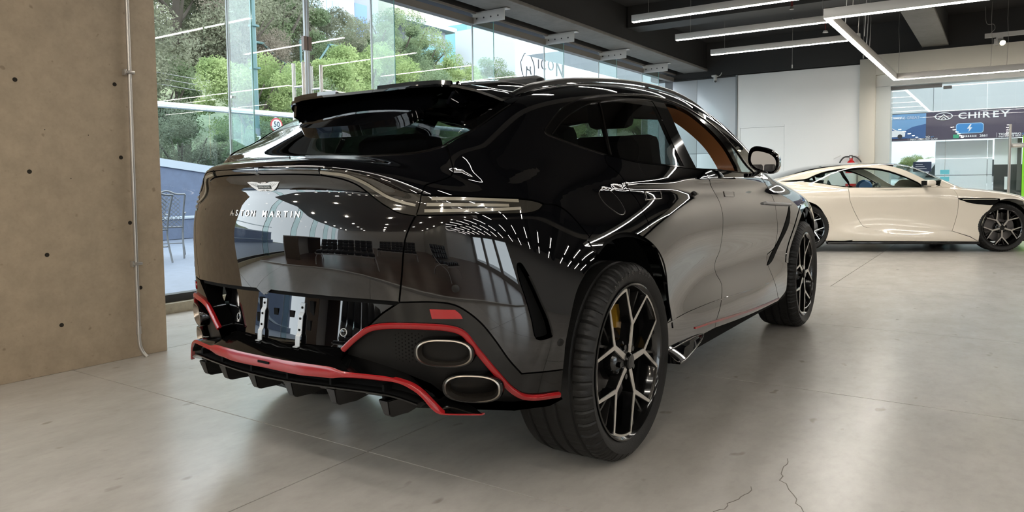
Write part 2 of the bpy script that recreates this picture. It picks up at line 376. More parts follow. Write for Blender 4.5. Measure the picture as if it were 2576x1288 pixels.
box('lock_patch', (2.28,WY+.02,1.58), (2.62,WY+.08,1.66), STEELB, hd, .02)
structure(box('wall_far_right', (3.4,WY-.02,0), (14,WY+.3,2.99), mat('warm_far_wall', (.50,.47,.43), .5)))
# other walls of the hall, behind and beside the camera
HG = mat('hall_grey_wall', (.42,.41,.40), .6)
wr = structure(box('wall_right', (13.9,-14,3.3), (14.2,13.2,4.2), HG)); structure(box('trim_13', (13.9,-14,0), (14.2,13.2,.35), HG))
structure(box('wall_right_solid', (13.9,-5,.35), (14.2,13.2,3.3), HG))
for k, y in enumerate(range(-14,-5,3)):
    box('wall_pier_piece', (13.9,y,.35), (14.2,y+.5,3.3), HG, wr)
    structure(obj('window_%d' % (31+k), [(14.05,y+.5,.35),(14.05,y+3,.35),(14.05,y+3,3.3),(14.05,y+.5,3.3)], [(3,2,1,0)], GL))
structure(box('ground_street', (14.2,-40,-.4), (60,40,-.15), mat('street_grey', (.3,.3,.3), .8)))
structure(box('wall_back', (-4.0,-14.2,0), (14.2,-13.9,4.2), mat('hall_white_wall', (.62,.61,.60), .6)))
lc = structure(box('ceiling_lounge', (-3.42,-13.9,2.95), (4.6,-3.4,4.2), mat('lounge_ceiling', (.50,.49,.48), .6)))
# ------------------------------------------------------------------ hanging light lines
LEDW = mat('led_diffuser', (.9,.9,.9), .4, emit=(1.0,.95,.87), emit_str=22.)
ALU = mat('white_aluminium_profile', (.55,.53,.50), .35)
WIRE = mat('steel_wire', (.35,.33,.30), .4, metal=.6)
def light_bar(lo, hi, label, group, wires=True, zc=3.95):
    """hanging profile with the diffuser in its underside"""
    x0, y0, z0 = lo; x1, y1, z1 = hi; r = empty('light_bar', ((x0+x1)/2,(y0+y1)/2,z1), label, 'light', group)
    dx, dy, dz = (x1-x0)/2, (y1-y0)/2, z1-z0
    box('profile', (-dx,-dy,-dz), (dx,dy,0), ALU, r, .004)
    e = .008; lp = box('diffuser', (-dx+e,-dy+e,-dz-.006), (dx-e,dy-e,-dz+.012), LEDW, r)
    if wires:
        for s in (-.8,.8):
            p = (s*dx,0,0) if dx > dy else (0,s*dy,0); cyl('suspension_wire', p, (p[0],p[1],zc-z1), .0022, WIRE, r, n=5)
    return r
ZB = 3.17
ords = {6.38:'nearest', 7.93:'middle', 9.52:'farthest'}
for k, (x, y) in enumerate(((1.5,-3.1),(1.5,-1.5),(-3.2,-3.2),(-3.2,-2.5),(-.4,-3.2))): light_bar((x,y-.035,3.3),(x+2.3,y+.035,3.385), f'light bar above the camera at the lounge edge, {ORD[k]} of five', 'light bars above the camera')  # unseen bars added to brighten the floor and wall at left
for y in (1.7,3.27,4.83,6.38,7.93,9.52):
    light_bar((-1.92,y-.035,ZB),(.36,y+.035,ZB+.085), ('%s of the three parallel light bars left of the square frame' % ords[y]) if y in ords else 'light bar above the black SUV, %s from its tail, out of view' % {1.7:'first',3.27:'second',4.83:'third'}[y], 'parallel light bars')
for j, x in enumerate((4.6,8.2,11.2)):
    for k, y in enumerate((-2.8,-1.2,.4)+((2.0,3.6,5.8,7.4,9.0,10.6) if x > 6 else ())): light_bar((x-.9,y-.03,3.3),(x+1.1,y+.03,3.38), f'light bar in the hall right of view, {ORD[j]} row, {ORD[k]} from the lounge', 'light bars right of the view', wires=False)
ZF = 2.80
fr = empty('square_light', (.58,5.86,ZF), 'large square of hanging light bars above the white coupe', 'light')
XE, DY = 4.8, 6.0
for nm, lo, hi in (('profile',(-.035,-.035,0),(XE,.035,.10)), ('profile',(-.035,.035,0),(.035,DY-.035,.10)), ('profile',(-.035,DY-.035,0),(XE,DY+.035,.10)), ('profile',(XE-.07,.035,0),(XE,DY-.035,.10))): box(nm, lo, hi, ALU, fr, .003)
for a, b in ((-.025,1.80),(1.81,3.65),(3.66,XE-.01)):
    for y in (0,DY): box('diffuser', (a,y-.026,-.008), (b,y+.026,.012), LEDW, fr)
for a, b in ((.03,2.0),(2.012,3.0),(3.012,4.4),(4.412,DY-.03)):
    for x in (0,XE-.035): box('diffuser', (x-.026,a,-.008), (x+.026,b,.012), LEDW, fr)
for x, y in ((.25,0),(2.6,0),(0,2.0),(0,3.0),(.06,DY-.1),(1.4,DY),(1.62,DY)): tube('suspension_wire', [(x,y,.1),(x+.012,y,.5),(x-.006,y,.85),(x,y,1.15)], .0035, WIRE, fr, 5)
for x, y in ((.03,.9),(.09,1.9),(-.1,3.4)): tube('power_cord', [(x,y,1.15),(x+.02,y,.6),(x,y,.1)], .005, mat('white_cord', (.55,.54,.52), .5), fr, 6)
# track with a spot
tk = empty('track_light', (1.88,12.2,3.42), 'white track with a small lit spotlight high at right', 'light')
box('track', (0,-.03,0), (3.0,.03,.07), ALU, tk); box('spot_adapter', (.16,-.02,-.03), (.26,.02,0), ALU, tk); box('spot_body', (.13,-.04,-.13), (.19,.04,-.03), ALU, tk, .006)
lathe('spot_head', [(.0,-.06),(.045,-.06),(.05,-.02),(.05,.06),(.042,.06),(.036,.04)], ALU, tk, 20, 'z', loc=(.235,-.03,-.09)).rotation_euler = (math.radians(115),0,math.radians(20))
lathe('spot_lamp', [(0,0),(.036,0)], mat('spot_emitter', (1,1,1), .4, emit=(1,.86,.55), emit_str=40.), tk, 20, 'z', loc=(.252,-.075,-.112)).rotation_euler = (math.radians(115),0,math.radians(20))
tube('track_wire', catmull([(.08,0,.07),(.14,0,.14),(.12,0,.22),(.02,0,.25),(.0,0,.53)],4), .004, WIRE, tk, 5)
# sprinkler pipes and camera
RP = mat('red_pipe', srgb(96,26,24), .5)
sk = empty('sprinkler_pipe', (-.35,8.0,3.62), 'thin dark red sprinkler pipe under the dark ceiling', 'pipe')
tube('pipe_run', [(-.75,-.6,.18),(-.02,.28,.16)], .014, RP, sk, 8); tube('pipe_drop', [(0,.3,.30),(0,.3,-.10)], .016, RP, sk, 8); tube('pipe_loop', catmull([(-.06,.3,.05),(-.05,.3,.12),(.05,.3,.12),(.07,.3,.04)],4), .010, RP, sk, 6); cyl('sprinkler_head', (0,.3,-.10), (0,.3,-.14), .02, WIRE, sk, r1=.03)
s2 = empty('ceiling_sprinkler', (-.28,10.3,3.5), 'small white sprinkler hanging below the farthest light bar', 'sprinkler'); cyl('drop_pipe', (0,0,.45), (0,0,0), .008, RP, s2, n=8); cyl('deflector', (0,0,0), (0,0,-.03), .03, WHITEP, s2, r1=.045, n=12)
for x, y, z, lb_ in ((-1.0,11.2,3.12,'thin pull cord hanging left of the light frame'),(.12,11.5,3.22,'thin pull cord hanging behind the light frame')):
    c_ = empty('pull_cord', (x,y,z), lb_, 'cord', 'ceiling pull cords'); cyl('cord_line', (0,0,0), (0,0,.83), .004, WIRE, c_, n=5); cyl('cord_weight', (0,0,-.05), (0,0,.01), .010, WHITEP, c_, n=8)
cc = empty('security_camera', (-2.86,12.52,3.20), 'small white security camera at the top of the far wall', 'camera')
box('camera_base', (-.05,-.04,.02), (.05,.078,.06), WHITEP, cc, .008); lathe('camera_body', [(0,-.075),(.03,-.07),(.034,-.02),(.034,.05),(0,.05)], WHITEP, cc, 20, 'z', loc=(.02,0,-.02)); lathe('camera_lens', [(0,-.07),(.022,-.06),(.026,-.03)], FRAMEB, cc, 16, 'z', loc=(.03,-.02,-.03)); tube('camera_cable', catmull([(.05,0,.03),(.12,0,.04),(.16,0,.10)],4), .008, WHITEP, cc, 6)
# fire extinguisher
fx = empty('fire_extinguisher', (-.20,12.47,.86), 'red fire extinguisher with black hose on the far wall', 'fire extinguisher')
lathe('cylinder', [(0,0),(.085,0),(.095,.02),(.095,.44),(.085,.50),(.05,.55),(.03,.565),(.03,.60),(0,.60)], mat('extinguisher_red', srgb(190,24,30), .25, coat=.5), fx, 28, 'z')
lathe('label_band', [(.0957,.12),(.0957,.32)], mat('label_white', (.7,.7,.68), .5), fx, 28, 'z')
box('valve', (-.03,-.03,.60), (.03,.03,.66), FRAMEB, fx, .005); box('lever', (-.02,-.012,.66), (.13,.012,.675), STEELB, fx).rotation_euler = (0,-.45,0); box('lever', (-.02,-.012,.64), (.13,.012,.655), STEELB, fx)
tube('hose', catmull([(-.03,0,.63),(-.12,-.02,.62),(-.19,-.02,.53),(-.20,-.02,.42)],5), .014, FRAMEB, fx, 8); tube('hose', catmull([(.03,0,.64),(.12,-.02,.60),(.19,-.02,.48),(.17,-.02,.30)],5), .012, FRAMEB, fx, 8)
lathe('gauge', [(0,.012),(.02,.012),(.02,0)], WHITEP, fx, 14, 'x', loc=(0,-.03,.62)).rotation_euler = (0,0,-math.pi/2)
box('wall_bracket', (-.03,.05,.40), (.03,.128,.46), STEELB, fx)
# ------------------------------------------------------------------ lounge behind the camera (seen in the black paint)
def wood(name):
    m = mat(name, (.10,.055,.034), .28); nt = m.node_tree; p = nt.nodes['Principled BSDF']; tc = nt.nodes.new('ShaderNodeTexCoord')
    br = nt.nodes.new('ShaderNodeTexBrick'); br.inputs['Scale'].default_value = 1.; br.inputs['Brick Width'].default_value = 1.4; br.inputs['Row Height'].default_value = .14; br.inputs['Mortar Size'].default_value = .002
    br.inputs['Color1'].default_value = (.085,.045,.028,1); br.inputs['Color2'].default_value = (.13,.072,.045,1); br.inputs['Mortar'].default_value = (.03,.016,.01,1)
    nt.links.new(tc.outputs['Object'], br.inputs['Vector']); nt.links.new(br.outputs[0], p.inputs['Base Color']); return m
V_ = [(-3.6,-3.6),(-1.5,-3.9),(1.0,-3.8),(3.5,-3.5),(6.0,-3.0),(13.8,-2.2),(13.8,-13.8),(-3.6,-13.8)]
structure(obj('floor_lounge', [(x,y,.012) for x,y in V_]+[(x,y,0) for x,y in V_], [tuple(range(7,-1,-1))]+[(k,(k+1) % 8,8+(k+1) % 8,8+k) for k in range(8)], wood('dark_wood_floor')))
sweep('trim_20', [(x,y,.012) for x,y in V_[:6]], rect(.05,.03), mat('pale_edge', (.6,.58,.55), .4), smooth=False)['kind'] = 'structure'
LEA = mat('black_leather', (.012,.012,.013), .35); CHR = mat('satin_chrome')
def sofa(loc, rz, n, label):
    t = empty('sofa', loc, label, 'sofa', 'black lounge sofas', rz); w = .62*n
    for k in range(n):
        x = -w/2+.31+.62*k
        for a in range(3):
            for b in range(3): box('cushion', (x-.30+.2*a,-.32+.2*b,.33), (x-.105+.2*a,-.125+.2*b,.45), LEA, t, .035)
            bm = bmesh.new()
        for a in range(3):
            for b in range(3):
                bm = bmesh.new(); bm_box(bm, (x-.30+.2*a,-.05,.0+.17*b), (x-.105+.2*a,.06,.165+.17*b), .03, M=Matrix.Translation((0,.34,.44)) @ Matrix.Rotation(-.28,4,'X')); bm_obj('back_cushion', bm, LEA, t, smooth=True, angle=40)
    for s in (-1,1):
        tube('chrome_leg', catmull([(s*w/2,-.42,.0),(s*w/2,-.30,.22),(s*w/2,.10,.34),(s*w/2,.40,.60),(s*w/2,.52,.92)],5), .014, CHR, t, 6); tube('chrome_leg', catmull([(s*w/2,.45,.0),(s*w/2,.30,.20),(s*w/2,-.05,.33),(s*w/2,-.36,.36)],5), .014, CHR, t, 6)
    box('seat_rail', (-w/2,-.34,.30), (w/2,-.32,.33), CHR, t); box('seat_rail', (-w/2,.30,.30), (w/2,.32,.33), CHR, t)
    return t
sofa((-.7,-4.75,0), math.radians(172), 3, 'black tufted leather sofa nearest the black SUV, behind the camera')
sofa((1.2,-7.6,0), math.radians(190), 3, 'black tufted leather sofa at the rear of the lounge, behind the camera')
sofa((3.0,-5.2,0), math.radians(150), 2, 'black two-seat leather sofa on the right of the lounge, behind the camera')
dk = empty('reception_desk', (-2.7,-5.4,0), 'white block-shaped reception desk in the lounge behind the camera', 'desk'); box('desk_front', (-.35,-.9,0), (-.31,.9,1.0), mat('desk_white', (.7,.7,.69), .3), dk); box('desk_top', (-.35,-.9,1.0), (.35,.9,1.04), mat('desk_white'), dk); box('desk_side', (-.31,-.9,0), (.35,-.86,1.0), mat('desk_brown', (.12,.08,.05), .4), dk); box('desk_side', (-.31,.86,0), (.35,.9,1.0), mat('desk_brown'), dk)
structure(box('wall_lounge', (4.6,-13.9,0), (4.9,-8.4,3.95), mat('lounge_wall', (.46,.45,.43), .6)))
structure(box('ceiling_rear', (4.6,-13.9,3.95), (14,-3.4,4.2), CEIL))
DL = mat('downlight_emitter', (1,1,1), .4, emit=(1,.90,.74), emit_str=110.)
for i in range(5):
    for j in range(6):
        o_ = lathe('downlight', [(0,.0),(.05,.0),(.05,.01),(.062,.012),(.062,.02)], DL, None, 16, 'z', loc=(-2.9+1.75*i,-4.2-1.75*j,2.932)); tag(o_, f'round lounge downlight behind the camera, {ORD[j]} row from the SUV, {ORD[i]} from the glass front', 'light', 'lounge downlights')
for x in (6.2,8.6,11.0):
    for k in range(8): light_bar((x-.9,-13.2+1.25*k-.03,3.3),(x+.9,-13.2+1.25*k+.03,3.38), f'light bar behind the camera at right, {ORD[k]} from the back wall, {ORD[int((x-6.2)/2.3)]} row', 'light bars behind the camera', wires=False)
# ------------------------------------------------------------------ dark suv: body surface as one smooth implicit form
# x across (right +), y along (front +), z up; origin under the rear axle
def nspl(xk,yk,x):
    """natural cubic spline, linear extrapolation"""
    xk=np.asarray(xk,float); yk=np.asarray(yk,float); n=len(xk); h=np.diff(xk)
    A=np.zeros((n,n)); 
    r=np.zeros((n,)+yk.shape[1:]); A[0,0]=A[-1,-1]=1
    for i in range(1,n-1):
        A[i,i-1]=h[i-1];A[i,i]=2*(h[i-1]+h[i]);A[i,i+1]=h[i]
        r[i]=6*((yk[i+1]-yk[i])/h[i]-(yk[i]-yk[i-1])/h[i-1])
    m=np.linalg.solve(A,r); x=np.asarray(x,float); xc=np.clip(x,xk[0],xk[-1])
    i=np.clip(np.searchsorted(xk,xc)-1,0,n-2); sh=(slice(None),)*x.ndim+(None,)*(yk.ndim-1)
    t=(xc-xk[i])[sh]; u=(xk[i+1]-xc)[sh]; H=h[i][sh]
    v=m[i]*u**3/(6*H)+m[i+1]*t**3/(6*H)+(yk[i]/H-m[i]*H/6)*u+(yk[i+1]/H-m[i+1]*H/6)*t
    s0=(yk[1]-yk[0])/h[0]-h[0]*(2*m[0]+m[1])/6; s1=(yk[-1]-yk[-2])/h[-1]+h[-1]*(m[-2]+2*m[-1])/6
    return v+np.minimum(x-xk[0],0)[sh]*s0+np.maximum(x-xk[-1],0)[sh]*s1
class B1:
    def __init__(s,xk,yk,d=.02,pre=1):
        s.x0=xk[0]-.4; n=int((xk[-1]-xk[0]+.8)/d)+2; s.d=d; s.c=nspl(xk,yk,s.x0+d*np.arange(n))
        s.n=n
    def __call__(s,x):
        t=np.clip((x-s.x0)/s.d,1,s.n-2.001); i=t.astype(int) if hasattr(t,'astype') else int(t); f=t-i
        w=((1-f)**3/6,(3*f**3-6*f*f+4)/6,(-3*f**3+3*f*f+3*f+1)/6,f**3/6)
        return sum(w[k]*s.c[np.minimum(i-1+k,s.n-1)] for k in range(4))
class B2:
    def __init__(s,yk,zk,tab,dy=.04,dz=.02):
        s.y0=yk[0]-.3; s.z0=zk[0]-.2; s.dy=dy; s.dz=dz
        s.ny=int((yk[-1]-yk[0]+.6)/dy)+2; s.nz=int((zk[-1]-zk[0]+.4)/dz)+2
        a=nspl(yk,tab,s.y0+dy*np.arange(s.ny)); s.c=nspl(zk,a.T,s.z0+dz*np.arange(s.nz)).T.copy()
    def __call__(s,y,z):
        t=np.clip((y-s.y0)/s.dy,1,s.ny-2.001); i=t.astype(int); f=t-i
        u=np.clip((z-s.z0)/s.dz,1,s.nz-2.001); j=u.astype(int); g=u-j
        W=lambda f:((1-f)**3/6,(3*f**3-6*f*f+4)/6,(-3*f**3+3*f*f+3*f+1)/6,f**3/6)
        wf,wg=W(f),W(g); r=0
        for a in range(4):
            ia=np.minimum(i-1+a,s.ny-1)
            r=r+wf[a]*sum(wg[b]*s.c[ia,np.minimum(j-1+b,s.nz-1)] for b in range(4))
        return r
def smax(a,b,k):
    h=np.maximum(k-np.abs(a-b),0)/k; return np.maximum(a,b)+h*h*h*k/6
def smin(a,b,k): return -smax(-a,-b,k)
def sst(a,b,x): t=np.clip((x-a)/(b-a),0,1); return t*t*(3-2*t)
# ---------- dark suv body ----------
SY=[-1.0,-.5,0,.5,1.0,1.5,2.0,2.5,3.06,3.6]
SZ=[.2,.3,.38,.45,.55,.65,.75,.85,.95,1.05,1.15,1.25]
ST=np.array([
[.80,.86,.89,.915,.935,.926,.905,.878,.848,.81,.765,.71],
[.88,.932,.950,.966,.990,.985,.963,.936,.903,.862,.808,.74],
[.92,.965,.98,.988,.998,1.0,.993,.972,.936,.888,.83,.76],
[.93,.965,.972,.968,.955,.957,.970,.972,.955,.920,.872,.81],
[.93,.965,.976,.968,.938,.925,.942,.954,.940,.912,.876,.82],
[.93,.965,.976,.966,.932,.919,.938,.951,.938,.910,.874,.82],
[.93,.963,.974,.965,.937,.928,.946,.953,.937,.905,.866,.81],
[.92,.955,.965,.965,.955,.958,.972,.974,.955,.912,.85,.78],
[.90,.95,.972,.98,.985,.99,.993,.984,.955,.895,.815,.73],
[.85,.90,.92,.93,.94,.94,.94,.93,.90,.84,.75,.66]])
S_=B2(SY,SZ,ST)
RC=B1([.15,.25,.35,.45,.52,.60,.68,.74,.80,.86,.91,.96,1.01,1.05,1.09,1.125,1.16,1.19,1.25],
      [-.68,-.81,-.89,-.925,-.94,-.948,-.955,-.961,-.967,-.971,-.971,-.966,-.955,-.943,-.937,-.972,-.993,-.99,-.975],d=.015)
RC2=B1([.15,.25,.35,.45,.55,.65,.75,.85,.95,1.05,1.12,1.2,1.3],[-.68,-.80,-.90,-.945,-.957,-.962,-.966,-.968,-.963,-.943,-.915,-.872,-.81],d=.03)
DROP=B1([0,.2,.4,.5,.6,.7,.8,.95,1.1],[0,.0,.012,.03,.06,.09,.11,.12,.12])
def PLAN(x): return .33*x**2+.11*x**4
def R_(x,z):
    zz=z+DROP(x)*sst(.90,1.06,z)
    w=sst(.30,.75,x)
    return RC(zz)*(1-w)+RC2(z)*w+PLAN(x)
BT=B1([-1.2,-.8,-.4,0,.5,1.0,1.5,2.0,2.6,3.0,3.5,3.9,4.1],[1.19,1.185,1.185,1.175,1.17,1.165,1.16,1.15,1.125,1.08,.97,.80,.6])
def B_(x,y): return BT(y)-DROP(x)*sst(-.2,-.7,y)-.05*x**2*sst(2.,3.,y)
FR=lambda x,z: 3.95-.25*x**2-.5*np.maximum(z-.6,0)**2
GY=[-1.0,-.6,-.2,.2,.6,1.0,1.5,2.0,2.5,2.9]
GZ=[1.1,1.2,1.3,1.4,1.5,1.6]
GT=np.array([
[.66,.615,.57,.53,.49,.45],
[.75,.705,.66,.615,.57,.52],
[.825,.785,.74,.695,.645,.59],
[.88,.845,.805,.76,.71,.65],
[.90,.87,.833,.788,.735,.67],
[.905,.877,.842,.798,.745,.68],
[.90,.872,.837,.79,.735,.67],
[.885,.857,.82,.77,.71,.64],
[.86,.83,.79,.73,.67,.60],
[.83,.80,.75,.69,.63,.56]])
G_=B2(GY,GZ,GT)
TC=B1([-1.2,-1.0,-.78,-.65,-.525,-.4,-.3,-.2,0,.4,.8,1.2,1.5,1.75,2.0,2.3,2.6,2.9,3.2],
      [.93,1.055,1.19,1.272,1.345,1.415,1.465,1.50,1.545,1.60,1.632,1.64,1.622,1.58,1.50,1.36,1.20,1.03,.86],d=.03)
def T_(x,y): return TC(y)-(.165+.015*sst(.3,-.3,y))*x**2*sst(-.85,-.5,y)
def F(P):
    x=np.abs(P[...,0]); y=P[...,1]; z=P[...,2]
    a=x-S_(y,z); b=(R_(x,z)-y)
    low=smax(a,b,.30)
    low=smax(low,z-B_(x,y),.14)
    low=smax(low,y-FR(x,z),.4)
    low=smax(low,.2-z,.05)
    g=x-G_(y,z); t=(z-T_(x,y))*.8
    up=smax(g,t,.12); up=smax(up,1.10-z,.02); up=smax(up,-.80+.28*x*x-y,.12)
    return smin(low,up,.10)
def FP(P): return F(np.stack([P[...,0],P[...,1]-.048-.22*(P[...,2]-.52),P[...,2]],-1))      # number plate panel, set back from the tailgate
def grad(P,h=.004,fn=None):
    fn=fn or F
    g=np.stack([fn(P+h*e)-fn(P-h*e) for e in np.eye(3)],-1)
    return g/np.maximum(np.linalg.norm(g,axis=-1,keepdims=True),1e-9)
def cast(O,D,t0,t1,n=90,fn=F):
    """first outside->inside crossing along O+tD; returns t (nan if none)"""
    O=np.broadcast_to(O,D.shape) if np.ndim(O)==1 else O
    m=len(D); tp=np.full(m,float(t0)); fp=fn(O+D*tp[:,None]); lo=np.full(m,np.nan); hi=lo.copy(); act=np.ones(m,bool)
    for k in range(1,n+1):
        idx=np.where(act)[0]
        if len(idx)==0: break
        t=t0+(t1-t0)*k/n; f=fn(O[idx]+D[idx]*t)
        hit=(f<=0)&(fp[idx]>0); hi[idx[hit]]=t; lo[idx[hit]]=t0+(t1-t0)*(k-1)/n; act[idx[hit]]=False; fp[idx]=f
    idx=np.where(~np.isnan(hi))[0]
    for _ in range(22):
        m_=(lo[idx]+hi[idx])/2; f=fn(O[idx]+D[idx]*m_[:,None]); ins=f<=0
        hi[idx]=np.where(ins,m_,hi[idx]); lo[idx]=np.where(ins,lo[idx],m_)
    return hi

